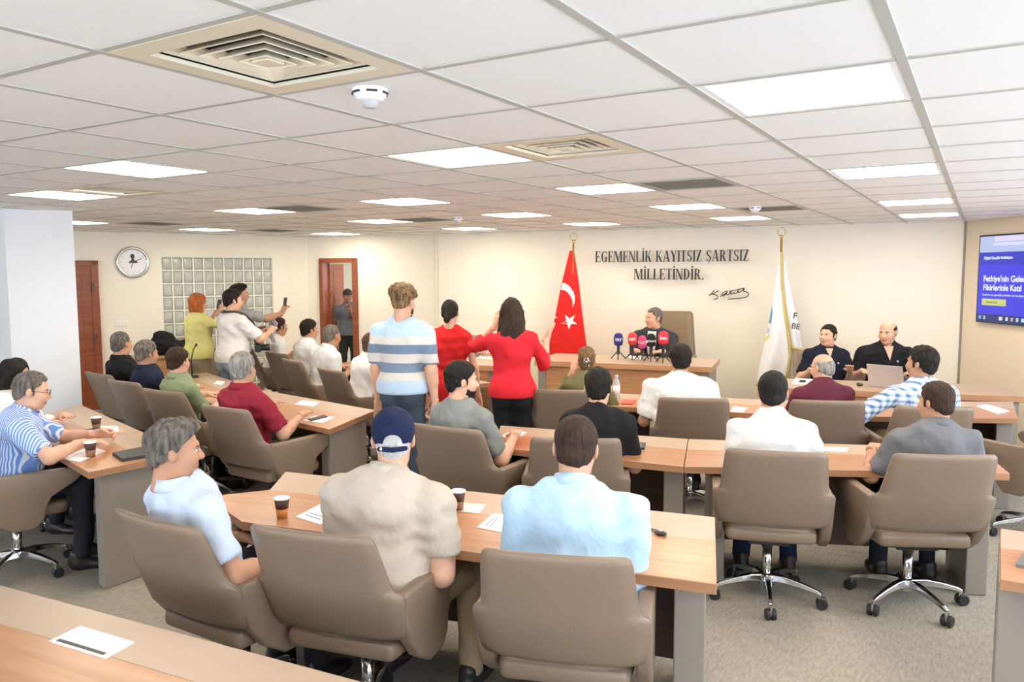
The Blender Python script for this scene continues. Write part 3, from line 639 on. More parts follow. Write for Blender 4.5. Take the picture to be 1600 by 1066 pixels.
def hair_mesh(style, h, seed):
    """in head coordinates; every style is a shell over the skull cut along a hairline"""
    lo, hi = (-.16, -.20, -.36), (.16, .15, .21); s = SDF(lo, hi, h); sl = np.array([0, .98, -1.]); sl = sl/np.linalg.norm(sl); P = (0, -.09, -.082)
    if style in ('short', 'buzz', 'thin', 'crew'):
        g = dict(short=.014, buzz=.004, thin=.007, crew=.010)[style]
        s.ell((0, -.014, .034+g*.4), (.076+g, .097+g, .086+g), .01); s.ell((0, -.03, -.03), (.068+g*.6, .075+g*.5, .065), .02)
        s.plane(P, sl); s.plane((0, .082 if style != 'thin' else .05, .07), unit((0, 1, -.15)))
        if style in ('short', 'crew'):
            for q in (-1, 1): s.cone((q*.076, .012, .01), (q*.074, .016, -.02), .008, .006, .008)
        [s.ell((q*.062, .082, .072), (.032, .036, .03), .01, op='sub') for q in (-1, 1) if style in ('crew', 'buzz', 'thin')]; s.noise(.0035 if style == 'short' else .0015, 150, seed, (1, 1, .35))
    elif style == 'quiff':
        s.ell((0, -.014, .038), (.087, .11, .098), .01); s.ell((0, .04, .105), (.062, .05, .03), .03); s.ell((0, -.03, -.03), (.074, .08, .06), .02); s.plane(P, sl); s.noise(.004, 120, seed)
    elif style == 'curly':
        s.ell((0, -.016, .04), (.088, .106, .095), .01); s.ell((0, -.028, -.025), (.066, .072, .05), .02); rg = np.random.RandomState(seed)
        for _ in range(75):
            d = unit(rg.normal(size=3)); d[2] = abs(d[2])*.9+.05; c = np.array([0, -.016, .045])+d*np.array([.092, .108, .10]); r = rg.uniform(.016, .027); s.ell(c, (r, r, r), .0025)
        s.plane(P, sl)
    elif style == 'fringe':     # bald on top
        s.ell((0, -.016, .018), (.083, .102, .075), .01); s.ell((0, -.03, -.03), (.074, .08, .06), .02); s.plane(P, sl); s.plane((0, 0, .055), unit((0, .45, 1))); s.noise(.002, 140, seed); s.plane((0, .03, 0), (0, 1, 0))
    elif style == 'long':       # thick hair to the shoulder blades
        s.ell((0, -.016, .035), (.092, .112, .098), .01); s.ell((0, -.055, -.08), (.098, .065, .13), .04); s.ell((.015, -.075, -.20), (.095, .045, .12), .05); s.ell((-.05, -.07, -.24), (.04, .035, .09), .03)
        for q in (-1, 1): s.cone((q*.085, .0, .0), (q*.095, -.03, -.17), .022, .028, .03)
        s.ell((0, .085, -.03), (.062, .07, .09), .02, op='sub'); s.noise(.006, 75, seed, (1, 1, .25))
    elif style == 'bob':
        s.ell((0, -.016, .035), (.094, .112, .098), .01); s.ell((0, -.045, -.05), (.102, .08, .11), .04)
        for q in (-1, 1): s.cone((q*.088, .015, .02), (q*.10, .0, -.11), .022, .032, .03)
        s.ell((0, .09, -.03), (.062, .075, .10), .02, op='sub'); s.noise(.006, 80, seed, (1, 1, .3)); s.plane((0, 0, -.15), (0, .0, -1))
    elif style == 'bun':
        s.ell((0, -.014, .036), (.084, .106, .095), .01); s.ell((0, -.04, -.02), (.075, .078, .065), .02); s.plane(P, sl); s.ell((-.012, -.108, -.07), (.036, .028, .042), .012); s.noise(.002, 120, seed, (1, 1, .4))
    elif style == 'clip':
        s.ell((0, -.014, .036), (.086, .108, .096), .01); s.ell((0, -.06, -.01), (.078, .075, .10), .02); s.plane((0, -.09, -.11), sl); s.noise(.005, 95, seed)
    return s.mesh()
def ik(S, T, l1, l2, hint):
    S = np.array(S, float); T = np.array(T, float); d = T-S; D = np.linalg.norm(d)
    if D > (l1+l2)*.995: T = S+d/D*(l1+l2)*.995; d = T-S; D = np.linalg.norm(d)
    u = d/D; x = (D*D+l1*l1-l2*l2)/(2*D); y = math.sqrt(max(l1*l1-x*x, 1e-6)); hv = np.array(hint, float); hv = unit(hv-u*(hv@u)); return S+u*x+hv*y, T
def rotm(yaw, pitch, roll):  # yaw>0 turns to the person's right, pitch>0 looks down
    return np.array((Matrix.Rotation(-math.radians(yaw), 3, 'Z') @ Matrix.Rotation(-math.radians(pitch), 3, 'X') @ Matrix.Rotation(math.radians(roll), 3, 'Y')))
def collar_mesh(N, d, r=.068, hgt=.045, open_=.5, tilt=.25):
    d = unit(d); x = np.array([1., 0, 0]); y = unit(np.cross(d, x)); V = []; F = []; n = 22
    prof = [(.0, 0), (.002, hgt), (.008, hgt*1.02), (.024, hgt*.05), (.016, -.004)]
    for k in range(n+1):
        a = PI/2+open_/2+(2*PI-open_)*k/n; c = np.array([math.cos(a), math.sin(a)])
        drop = .028*max(0, math.sin(a))
        for o, zz in prof: V.append(N+x*c[0]*(r+o)+y*c[1]*(r*1.1+o)+d*(zz-drop))
    m_ = len(prof)
    for k in range(n):
        for q in range(m_): F.append((k*m_+q, (k+1)*m_+q, (k+1)*m_+(q+1) % m_, k*m_+(q+1) % m_))
    F += [tuple(range(m_)), tuple(range(n*m_, (n+1)*m_))[::-1]]
    return np.array(V), F
PEOPLE = {}; PR = {}
def hk(k): return sum((i+3)*ord(c)*31 for i, c in enumerate(k))
NUDGE = dict(cap=.03, pale=-.10, beard=-.1, blackt=.08, white2=.04, greypolo=.1, white1=-.06, olive=.1, purple=.07, plaid=.11, maroon=-.13, green=-.17, navy=-.07, black=-.12, w22=-.1, w21=-.1, w20=-.04, w19=-.08, doorman=-.19, stripe=-.04, yellow=-.08, camman=-.04, behind=-.04, mayor=.04, blackface=-.04, standstripe=-.03)
def person(key, label, loc, heading, top, bottom=None, sit=True, s=1.0, fem=False, lean=8, side=0, wide=1.0, belly=0., hd=(0, 5, 0), hair='short', hc=None, skin='mid', sleeve=.55, collar=True, arms=None, h=.016, fine=False, z0=0, shoes=None, knees=None, seatz=.48, dress=False, group=None, twist=0, low=False, shy=0):
    nu = NUDGE.get(key, 0); loc = (loc[0]+CR[0]*nu, loc[1]+CR[1]*nu)
    t = thing('person', label, 'person', (loc[0], loc[1], z0), heading, group); PEOPLE[key] = t
    hz = (seatz+.075) if sit else .93*s; P = np.array([0, shy, hz]); l = math.radians(lean); sd = math.radians(side)
    d = unit((math.sin(sd), math.sin(l), math.cos(l))); X = np.array([math.cos(math.radians(twist)), -math.sin(math.radians(twist)), 0.]); fwd = unit(np.cross(d, -X)) if False else unit(np.cross(d, X))
    N = P+d*(.485 if sit else .50)*s; C = P+d*.34*s; sw = (.160 if fem else .185)*wide*s; wd = (.90 if fem else 1)*wide*s
    nd_ = unit(d*.6+np.array([0, .02, .4])); Hc = N+nd_*.150*s+np.array([0, .012, 0]); HR = rotm(*hd)
    Sh = {q: N-d*.078*s+X*q*sw*.97 for q in (-1, 1)}; A = dict(arms or {}); J = {}
    for q, nm in ((-1, 'L'), (1, 'R')):
        a = A.get(nm)
        if a is None: a = (dict(w=(q*.17, .30, .80), hand='flat', fd=(-q*.5, .85, -.05)) if sit else dict(w=(q*.27, .04, .82*s), hand='relaxed', fd=(0, .1, -1), pn=(-q, 0, 0)))
        hv = np.array(a.get('e', (q*.45, -.35, -.8)), float)
        if sit and .77 < a['w'][2] < .9:      # forearm resting on the table: elbow drawn back, never under the top
            a = dict(a); w0 = a['w']; a['w'] = (w0[0]*1.05, min(w0[1], .31 if key != 'stripe' else .5)+shy, .822)
            for tt in np.linspace(0, 1, 9):
                E, W = ik(Sh[q], a['w'], .285*s, .255*s, unit(np.array([q*.30, -.8, -.6]))*(1-tt)+np.array([q*.8, -.6, .1])*tt)
                if E[2] > .765 or E[1] < .23+shy: break
        else: E, W = ik(Sh[q], a['w'], .285*s, .255*s, hv)
        J[q] = (Sh[q], E, W, a)
    # ---- body (skin): torso core, neck, arms in one field, plus head and hands
    pts = np.array([P, N, Hc]+[p for q in (-1, 1) for p in J[q][:3]]); lo = pts.min(0)-.2; hi = pts.max(0)+.12
    lo[2] = P[2]-.12; hb = min(h, .013); f = SDF(np.minimum(lo, pts.min(0)-.08), hi, hb)
    f.ell(C, (.11*wd, .07*s, .16*s), .04); f.cone(P+d*.05, C, .08*wd, .09*wd, .05); f.cone(N-d*.05, Hc-HR@np.array([0, .03, .055])*s, .062*s*(.85 if fem else 1), .053*s*(.86 if fem else 1), .03); f.cone(Sh[-1]-d*.02, Sh[1]-d*.02, .034*s, .034*s, .05)
    ar = (.84 if fem else 1.0)*s*(.6+.4*wide)
    for q in (-1, 1):
        S_, E, W, a = J[q]; f.cone(S_, E, .040*ar, .041*ar, .02); f.cone(E, W, .041*ar, .027*ar, .015); f.cone(E, E+(W-E)*.35, .043*ar, .042*ar, .02)
    V, F = f.mesh(); parts = [(V, F, 0)]; hs = s*(.98 if not fem else .94)
    for v, fc, k in head_mesh(fine, fem): parts.append((np.asarray(v)*hs@HR.T+Hc, fc, k))
    for q in (-1, 1):
        S_, E, W, a = J[q]; v, fc = hand_mesh(a.get('hand', 'relaxed')); y = unit(a.get('fd', W-E)); z = np.array(a.get('pn', (0, 0, -1)), float); z = -unit(z-y*(z@y)); x = np.cross(y, z)
        v = v*np.array([q, 1, 1])*s*(.9 if fem else 1.); v = v[:, :1]*x+v[:, 1:2]*y+v[:, 2:]*z+W; fc = np.asarray(fc); parts.append((v, fc if q > 0 else fc[:, ::-1], 0))
    body = link('body', npmesh('person_body', parts, [SKIN[skin], LIPS if skin != 'dark' else SKIN['dark'], EYEW, IRIS, hc or H_BLACK]), t)
    # ---- top garment
    lo2 = np.minimum(pts.min(0)-.12, P-np.array([.26, .22, .2])*max(1, wide)); hi2 = np.maximum(pts.max(0)+.08, P+.26); hi2[2] = N[2]+.12
    g = SDF(lo2, hi2, h); b = .013
    g.ell(C, (.158*wd+b, (.105+.012*(wide > 1))*s+b, .21*s), .05); g.ell(N-d*.11*s, (.165*wd+b, .092*s+b, .12*s), .06); [g.cone(N-d*.03, Sh[q]*.92+Sh[-q]*.08+d*.004, .062*s, .052*s, .05) for q in (-1, 1)]
    g.ell(P+d*.14*s+fwd*(.02+belly*.35), (.148*wd+b+belly*.6, .112*s+b+belly, .17*s), .06); g.ell(P+d*.03, ((.165 if not fem else .18)*wd+b+belly*.4, .122*s+b+belly*.5, .12*s), .06)
    g.cone(N-d*.06, N+d*.012, .085*s, .066*s*(.88 if fem else 1), .04)
    if fem:
        for q in (-1, 1): g.ell(C+X*q*.07*s+fwd*.085*s, (.062*s, .055*s, .06*s), .04)
    for q in (-1, 1):
        S_, E, W, a = J[q]; r0 = .069*ar; sv = sleeve
        if sv <= 1.0:
            e = S_+(E-S_)*sv; g.cone(S_, S_+(E-S_)*min(sv+.1, 1.05), r0, .063*ar, .045, cut=(e, unit(E-S_)))
        else:
            g.cone(S_, E, r0, .056*ar, .045); e = E+(W-E)*min(sv-1, .98); g.cone(E, E+(W-E)*min(sv-1+.05, 1), .056*ar, .042*ar, .03, cut=(e, unit(W-E)))
    g.cone(N+d*.035, Hc, .056*s, .056*s, .02, op='sub'); g.noise(.0075, 26, hk(key) % 1000, (1, 1, .8)); g.noise(.0042, 58, (hk(key)+3) % 1000, (.7, .7, 1.3))
    if sit: g.plane((0, 0, P[2]-.075), (0, 0, -1))
    elif not dress:
        g.ell(P-d*.01, (.20*wd, .158*s, .2*s), .05); g.plane((0, 0, P[2]-.035*s), (0, 0, -1))
    link('dress' if dress else 'shirt', npmesh('person_top', [(*g.mesh(), 0)], [top]), t)
    if collar:
        link('collar', npmesh('collar', [(*collar_mesh(N+d*.008*s-fwd*.004, unit(d+np.array([0, .12, 0])), .064*s*(.6+.4*wide) if not fem else .058*s), 0)], [top]), t)
    # ---- legs
    hip = {q: P+np.array([q*.088*wd, .01, -.02]) for q in (-1, 1)}; bm_ = bottom or MATS.get('trousers_dark') or fabric('trousers_dark', (.02, .022, .03))
    K = {}; Fo = {}
    for q in (-1, 1):
        if sit:
            kn = knees or (.13, .44); K[q] = np.array([q*kn[0], kn[1]*s+shy, seatz+.085]); Fo[q] = np.array([q*(kn[0]+.01), kn[1]*s-.02+shy, .095])
        else:
            K[q] = np.array([q*.095*s, .015, .50*s]); Fo[q] = np.array([q*.105*s, -.03, .095])
    allp = np.array([P]+[K[q] for q in (-1, 1)]+[Fo[q] for q in (-1, 1)]); lg = SDF(allp.min(0)-np.array([.24, .2, .02]), allp.max(0)+np.array([.24, .18, .2]), max(h, .015))
    lg.ell(P+np.array([0, 0, .02]), (.158*wd+belly*.4, .115*s+belly*.5, .12*s), .05)
    if dress:
        lg.cone(P, (0, .0, .62*s), .155*wd, .165*wd, .06); lg.ell(P+np.array([0, -.04, -.06]), (.175*wd, .125*s, .15*s), .06); lg.plane((0, 0, .60*s), (0, 0, -1))
    for q in (-1, 1):
        if dress: continue
        lg.cone(hip[q], K[q], .088*s*(.6+.4*wide), .066*s, .05)
        if not sit: lg.ell(P+np.array([q*.075*wd, -.045, -.05]), (.085*wd, .085*s, .10*s), .04)
        lg.cone(K[q], Fo[q], .064*s, .052*s, .03, cut=(Fo[q]+np.array([0, 0, -.03]), (0, 0, -1)))
    lg.noise(.005, 34, hk(key) % 777, (1, 1, .6))
    if not dress: link('trousers', npmesh('trousers', [(*lg.mesh(), 0)], [bm_]), t)
    else:
        link('skirt', npmesh('skirt', [(*lg.mesh(), 0)], [top]), t); l2 = SDF((-.2, -.2, .04), (.2, .2, .75), .014)
        for q in (-1, 1): l2.cone((q*.08, 0, .7*s), K[q], .07, .05, .01); l2.cone(K[q], Fo[q], .052, .034, .01)
        link('bare_legs', npmesh('bare_legs', [(*l2.mesh(), 0)], [SKIN[skin]]), t)
    for q in (-1, 1): link('shoe', shoes or SHOE, t, (Fo[q][0], Fo[q][1]+.02, 0))
    # ---- hair
    def onhead(V): return np.asarray(V)*hs@HR.T+Hc
    if hair:
        V, F = hair_mesh(hair, .0062 if fine else .0085, hk(key) % 999)
        link('hair', npmesh('hair', [(onhead(V), F, 0)], [hc or H_BLACK]), t)
    t['_x'] = 0; del t['_x']
    PR[key] = dict(t=t, onhead=onhead, HR=HR, Hc=Hc, hs=hs, J=J, N=N, P=P, d=d, C=C, fwd=fwd, X=X); return PR[key]
def add(pr, name, parts, mats): return link(name, npmesh(name, parts, mats), pr['t'])
def glasses(pr, m=None, up=0, fwd_=0):
    b = MB(); b.smooth = True
    for q in (-1, 1):
        pts = [(q*.033+.024*math.cos(a), .104+fwd_, .002+up+.019*math.sin(a)) for a in np.linspace(0, 2*PI, 17)]; b.tube(pts, .0018, 6, False); b.tube([(q*.057, .102+fwd_, .006+up), (q*.08, .06, .008+up), (q*.083, -.02, .006+up)], .0018, 6)
    b.tube([(-.009, .105+fwd_, .006+up), (.009, .105+fwd_, .006+up)], .0018, 6); add(pr, 'glasses', [(pr['onhead'](b.v), b.f, 0)], [m or BLACKP])
def beard(pr, m):
    s = SDF((-.10, -.04, -.16), (.10, .13, .02), .0075); s.ell((0, .024, -.058), (.070, .076, .068), .01); s.cone((-.025, .04, -.098), (.025, .04, -.098), .030, .030, .02); s.ell((0, .07, -.105), (.025, .024, .022), .02)
    s.ell((0, .075, -.035), (.05, .06, .034), .01, op='sub'); s.ell((0, .098, -.068), (.022, .02, .009), .005, op='sub'); s.plane((0, .014, 0), (0, -1, 0)); s.plane((0, 0, -.02), (0, -.25, 1)); s.noise(.002, 150, 4)
    V, F = s.mesh(); add(pr, 'beard', [(pr['onhead'](V), F, 0)], [m])
def stripes_h(m): ramp_from(m, lambda N, L: coord(N, L, (0, 0, 1/.72, -.78/.72)), [(0, (.50, .66, .84)), (.33, (.50, .66, .84)), (.37, (.68, .66, .62)), (.455, (.20, .27, .38)), (.555, (.68, .66, .62)), (.655, (.20, .27, .38)), (.755, (.76, .74, .70)), (.85, (.55, .74, .92))])
def stripes_v(m): ramp_from(m, lambda N, L: frac(N, L, coord(N, L, (38, 38, 0, 0))), [(0, (.17, .32, .74)), (.5, (.62, .74, .92)), (.62, (.80, .86, .95)), (.92, (.17, .32, .74))])
def plaid(m):
    N = m.node_tree.nodes; L = m.node_tree.links; b = N['Principled BSDF']
    for l in list(b.inputs['Base Color'].links): L.remove(l)
    vals = []
    for e in ((22, 22, 0, .3), (0, 0, 22, .2)):
        rp = N.new('ShaderNodeValToRGB'); rp.color_ramp.interpolation = 'CONSTANT'; el = rp.color_ramp.elements; el[0].color = (.80, .88, .98, 1); el[1].position = .5; el[1].color = (.16, .27, .52, 1); x = el.new(.68); x.color = (.05, .07, .14, 1); x = el.new(.8); x.color = (.25, .42, .75, 1)
        L.new(frac(N, L, coord(N, L, e)), rp.inputs[0]); vals.append(rp.outputs[0])
    mx = N.new('ShaderNodeMix'); mx.data_type = 'RGBA'; mx.inputs[0].default_value = .5; L.new(vals[0], mx.inputs[6]); L.new(vals[1], mx.inputs[7]); L.new(mx.outputs[2], b.inputs['Base Color'])
F_ = fabric
JEANS = F_('jeans_blue', (.07, .11, .19)); JEANSG = F_('jeans_grey_blue', (.06, .08, .115)); KHAKI = F_('khaki_cloth', (.36, .265, .17)); BLACKC = F_('black_cloth', (.012, .012, .014)); DARKC = F_('trousers_dark', (.018, .02, .028)); WHITEC = F_('white_cloth', (.82, .82, .81)); JEANSL = F_('jeans_pale', (.32, .40, .50))
def on(key, dx=0, dy=0):
    x, y, hdg = CHAIRS[key]; a = math.radians(hdg); dy -= .05; return (x+dx*math.cos(a)+dy*math.sin(a), y-dx*math.sin(a)+dy*math.cos(a)), hdg
def A(w, hand='relaxed', fd=None, pn=None, e=None):
    d = dict(w=w, hand=hand)
    if fd: d['fd'] = fd
    if pn: d['pn'] = pn
    if e: d['e'] = e
    return d
ON = dict(L=A((-.15, .38, .795), 'flat', (.55, .8, 0), (0, 0, -1), e=(-.35, -.3, -1)), R=A((.15, .38, .795), 'flat', (-.55, .8, 0), (0, 0, -1), e=(.35, -.3, -1)))
LAP = dict(L=A((-.16, .26, .70), 'relaxed', (.3, .9, -.2), (0, 0, -1)), R=A((.16, .26, .70), 'relaxed', (-.3, .9, -.2), (0, 0, -1)))
# --- front row
p, hg = on('8', .04, -.02); cap = person('cap', 'seated man in beige polo shirt wearing a navy baseball cap', p, hg+4, F_('beige_polo', (.58, .50, .42)), KHAKI, s=1.03, wide=1.24, belly=.03, lean=15, hd=(-30, 8, 0), hair='buzz', hc=H_WHITE, skin='fair', sleeve=.72, fine=True, h=.013, arms=dict(L=A((-.16, .42, .80), 'flat', (.6, .8, 0), e=(-.4, -.3, -1)), R=A((.17, .42, .80), 'flat', (-.5, .85, 0), e=(.5, -.25, -1))), knees=(.2, .46))
p, hg = on('9', .0, .0); person('lblue', 'seated short-haired man in light blue long-sleeved shirt and jeans', p, hg, F_('light_blue_shirt', (.45, .63, .80)), F_('jeans_bright', (.04, .13, .32)), s=1.03, wide=1.2, belly=.02, lean=17, hd=(-3, 16, 2), hair='crew', hc=H_DBR, skin='mid', sleeve=1.9, fine=True, h=.013, arms=dict(L=A((-.14, .42, .80), 'flat', (.6, .8, 0), e=(-.35, -.3, -1)), R=A((.15, .42, .80), 'flat', (-.7, .7, 0), e=(.45, -.25, -1))))
p, hg = on('7', 0, .01); person('pale', 'seated man with thick grey hair in a pale blue polo shirt', p, hg+10, F_('pale_blue_polo', (.60, .69, .84)), DARKC, s=.99, wide=1.04, lean=-15, hd=(22, 4, 0), hair='quiff', hc=H_SALT, skin='tan', sleeve=.80, fine=True, h=.013, arms=dict(L=A((-.2, .25, .66)), R=A((.27, .16, .70), 'relaxed', (-.6, .8, -.1), e=(.6, -.5, -.6))))
p, hg = on('1', .0, .04); pr = person('stripe', 'seated man in blue and white striped shirt and glasses reaching over the table', p, hg+14, F_('blue_stripe_shirt', (.5, .6, .85), pattern=stripes_v), DARKC, s=0.97, wide=1.1, belly=.025, lean=16, hd=(-3, 12, 0), hair='crew', hc=H_SALT, skin='fair', sleeve=.80, fine=True, h=.013, arms=dict(L=A((-.12, .50, .83), 'grip', (.2, .95, 0), (.9, .1, -.4)), R=A((.15, .43, .80), 'relaxed', (-.1, .98, .0), (0, .1, -1), e=(.5, -.3, -.9)))); glasses(pr)
# --- second row
p, hg = on('10', 0, -0.02); pr = person('beard', 'seated bearded man with black hair in a grey t-shirt', p, hg+10, F_('grey_tshirt', (.235, .255, .245)), DARKC, s=1.0, wide=1.05, lean=1, hd=(30, 4, 0), hair='short', hc=H_BLACK, skin='fair', sleeve=.8, collar=False, fine=True, h=.014, arms=dict(L=A((-.18, .40, .80)), R=A((.20, .36, .80), 'flat', (-.6, .7, 0), e=(.5, -.3, -1)))); beard(pr, H_BLACK)
p, hg = on('11', .05, .04); person('blackt', 'seated young man with black hair in a black t-shirt', p, hg, BLACKC, DARKC, s=0.98, wide=.98, lean=15, hd=(6, 3, 0), hair='short', hc=H_BLACK, skin='fair', sleeve=.75, collar=False, fine=True, h=.014, arms=ON)
p, hg = on('14', -.02, .04); person('white2', 'seated black-haired man in white shirt, his chair base in full view', p, hg, WHITEC, F_('navy_trousers', (.015, .025, .06)), s=1.0, wide=1.06, lean=12, hd=(6, 6, 0), hair='crew', hc=H_BLACK, skin='mid', sleeve=1.9, fine=True, h=.014, arms=ON)
p, hg = on('17', .0, .02); pr = person('greypolo', 'seated man in a grey polo shirt turning his head, arm on the table', p, hg+4, F_('grey_polo', (.165, .165, .175)), DARKC, s=0.94, wide=1.08, lean=8, side=4, hd=(-32, 4, 0), hair='crew', hc=H_DBR, skin='tan', sleeve=.8, fine=True, h=.014, arms=dict(L=A((-.22, .34, .80), 'relaxed', (.5, .8, .1), e=(-.6, -.3, -1)), R=A((.2, .34, .72))))
# --- first row
p, hg = on('12', -.02, .06); person('white1', 'broad seated man with black hair in white short-sleeved shirt by a red phone', p, hg, F_('white_cloth_ribbed', (.84, .83, .82)), DARKC, s=1.0, wide=1.22, lean=13, hd=(-4, 4, 0), hair='short', hc=H_BLACK, skin='tan', sleeve=.78, collar=False, arms=dict(L=A((-.20, .38, .80), 'flat', (.5, .8, 0), e=(-.45, -.3, -1)), R=A((.22, .40, .80), 'flat', (-.3, .9, 0), e=(.45, -.3, -1))))
p, hg = on('13', .04, .06); olive = person('olive', 'seated woman in olive green with clipped-up brown hair', p, hg-4, F_('olive_cloth', (.19, .185, .085)), DARKC, s=0.93, fem=True, lean=10, hd=(2, 3, 0), hair='clip', hc=H_OLIVE, skin='fair', sleeve=1.8, arms=dict(L=A((-.12, .24, 1.02), 'fist', (.2, .3, 1), e=(-.5, .2, -.9)), R=A((.18, .36, .80))))
p, hg = on('15', .0, .06); pr = person('purple', 'seated balding man with grey hair and glasses in dark purple', p, hg, F_('dark_purple_cloth', (.13, .025, .045)), DARKC, s=0.92, wide=1.05, lean=12, hd=(-38, 6, 0), hair='fringe', hc=H_GREY, skin='fair', sleeve=1.0, arms=ON); glasses(pr)
p, hg = on('16', -.04, .03); person('plaid', 'seated black-haired man in a blue and white plaid shirt', p, hg-4, F_('plaid_shirt', (.4, .5, .7), pattern=plaid), KHAKI, s=1.02, wide=1.06, lean=4, hd=(-38, 0, 0), hair='short', hc=H_BLACK, skin='tan', sleeve=1.7, fine=True, h=.014, arms=dict(L=A((-.33, .27, .74), 'relaxed', (-.2, .9, -.1), e=(-.9, -.4, -.3)), R=A((.2, .36, .76))))
# --- left block
p, hg = on('6', 0.0, .0); person('maroon', 'seated grey-haired man in a crimson polo shirt', p, hg+2, F_('crimson_polo', (.29, .022, .04)), DARKC, s=1.0, wide=1.12, lean=-4, hd=(-25, 3, 0), hair='crew', hc=H_GREY, skin='mid', sleeve=.8, fine=True, h=.014, arms=dict(L=A((-.2, .38, .80)), R=A((.22, .36, .80), 'flat', (-.5, .85, 0), e=(.5, -.4, -1))))
p, hg = on('5', 0, .02); person('green', 'seated dark-haired man in a sage green polo shirt', p, hg+8, F_('sage_polo', (.25, .30, .17)), DARKC, s=0.94, wide=1.02, lean=-4, hd=(-20, 4, 0), hair='short', hc=H_DBR, skin='fair', sleeve=.78, arms=ON)
p, hg = on('4', 0, -0.02); person('navy', 'seated man with greying hair in a navy polo shirt', p, hg+8, F_('navy_polo', (.012, .018, .042)), DARKC, s=0.96, wide=1.08, lean=-4, hd=(-8, 4, 0), hair='short', hc=H_SALT, skin='tan', sleeve=.8, arms=ON)
p, hg = on('3', 0, .03); person('black', 'seated man in a black shirt with cropped hair before the closed door', p, hg+10, BLACKC, DARKC, s=1.02, wide=1.1, lean=-4, hd=(-32, 2, 0), hair='buzz', hc=H_SALT, skin='mid', sleeve=.9, arms=ON)
q = atd(12, 620, 5.75); person('longblack', 'seated woman with long black hair in a white top beside the white pillar', q, 60, WHITEC, DARKC, s=.95, fem=True, lean=6, hd=(0, 10, 0), hair='long', hc=H_BLACK, skin='fair', sleeve=.8, collar=False, arms=ON); chair('taupe leather chair under the woman with long black hair', q[0], q[1], 58)
# --- men in white
wh = 'men in white shirts at the side table'
p, hg = on('22', .03, .04); person('w22', 'seated brown-haired man in white shirt next to the gooseneck microphone', p, hg+4, WHITEC, DARKC, s=.98, wide=1.08, lean=16, hd=(-24, 6, 0), hair='crew', hc=H_BR, skin='fair', sleeve=.9, arms=ON, group=wh)
p, hg = on('21', .05, .05); person('w21', 'seated balding man in white shirt with grey sides', p, hg+4, WHITEC, DARKC, s=1.02, wide=1.15, lean=14, hd=(-24, 4, 0), hair='thin', hc=H_SALT, skin='tan', sleeve=.9, arms=ON, group=wh)
p, hg = on('19', 0, 0.03); person('w20', 'seated black-haired man in white shirt beside the balding one', p, hg+6, WHITEC, DARKC, s=1.02, wide=1.05, lean=10, hd=(-2, 2, 0), hair='short', hc=H_BLACK, skin='tan', sleeve=.9, arms=ON, group=wh)
p, hg = on('e2', 0, 0.02); person('w19', 'seated man in white polo with cropped dark hair by the cameraman', p, hg+6, WHITEC, JEANSL, s=1.0, wide=1.0, lean=10, hd=(-22, 2, 0), hair='crew', hc=H_DBR, skin='tan', sleeve=.8, arms=ON, group=wh)
# --- standing
q = atd(634, 500, 6.15); pr = person('standstripe', 'standing curly-haired man in blue and grey banded sweater and jeans', q, -22, F_('banded_knit', (.5, .6, .8), pattern=stripes_h), JEANSG, sit=False, s=1.045, wide=1.0, lean=2, hd=(12, 6, 0), hair='curly', hc=H_CURL, skin='fair', sleeve=.88, collar=False, fine=True, h=.014, arms=dict(L=A((-.24, .10, .86)), R=A((.27, -.02, .80), 'fist', (-.2, .1, -1), (-1, 0, 0), e=(.5, -.7, 0)))); beard(pr, H_DBR)
q = atd(703, 520, 6.95); person('reddress', 'standing woman in a red dress with dark hair tied low', q, -27, F_('red_dress_cloth', (.62, .018, .02)), None, sit=False, s=.965, fem=True, lean=0, hd=(0, 10, 0), hair='bun', hc=H_BLACK, skin='fair', sleeve=.45, collar=False, dress=True, h=.014, arms=dict(L=A((-.24, .02, .80)), R=A((.24, .06, .80))))
q = atd(800, 520, 6.3); blouse = person('blouse', 'standing woman in red blouse and black trousers gesturing with raised hands', q, -28, F_('red_blouse_cloth', (.70, .022, .035)), BLACKC, sit=False, s=.985, fem=True, wide=1.05, lean=0, hd=(4, 4, 0), hair='long', hc=H_DBR, skin='fair', sleeve=1.45, collar=False, fine=True, h=.014, arms=dict(L=A((-.15, .17, 1.44), 'relaxed', (.25, .1, 1), (.6, .5, 0), e=(-.75, .1, -.8)), R=A((.27, .28, 1.33), 'flat', (.5, .3, .75), (-.3, .2, .9), e=(.0, -.5, -1))))
q = atd(318, 520, 9.4); yel = person('yellow', 'standing woman with orange bobbed hair in a pale yellow shirt holding up a phone', q, 8, F_('yellow_cloth', (.78, .74, .28)), KHAKI, sit=False, s=.97, fem=True, wide=1.2, belly=.03, lean=2, hd=(14, 4, 0), hair='bob', hc=H_ORANGE, skin='fair', sleeve=.9, arms=dict(L=A((.0, .22, 1.36), 'grip', (.2, .4, .9), (.2, .9, 0)), R=A((.15, .22, 1.42), 'grip', (-.1, .4, .9), (-.3, .9, 0), e=(.6, -.5, -.8))))
q = atd(366, 520, 8.75); camman = person('camman', 'standing man in white t-shirt with a camera slung from his neck', q, 10, F_('white_tshirt', (.80, .79, .78)), JEANSL, sit=False, s=1.0, wide=1.12, belly=.03, lean=3, hd=(12, 3, 0), hair='short', hc=H_BLACK, skin='fair', sleeve=.85, collar=False, arms=dict(L=A((-.08, .40, 1.16), 'grip', (.2, .6, .7), (.5, .8, 0)), R=A((.10, .42, 1.20), 'grip', (-.2, .7, .6), (-.5, .8, 0), e=(.7, -.5, -.6))))
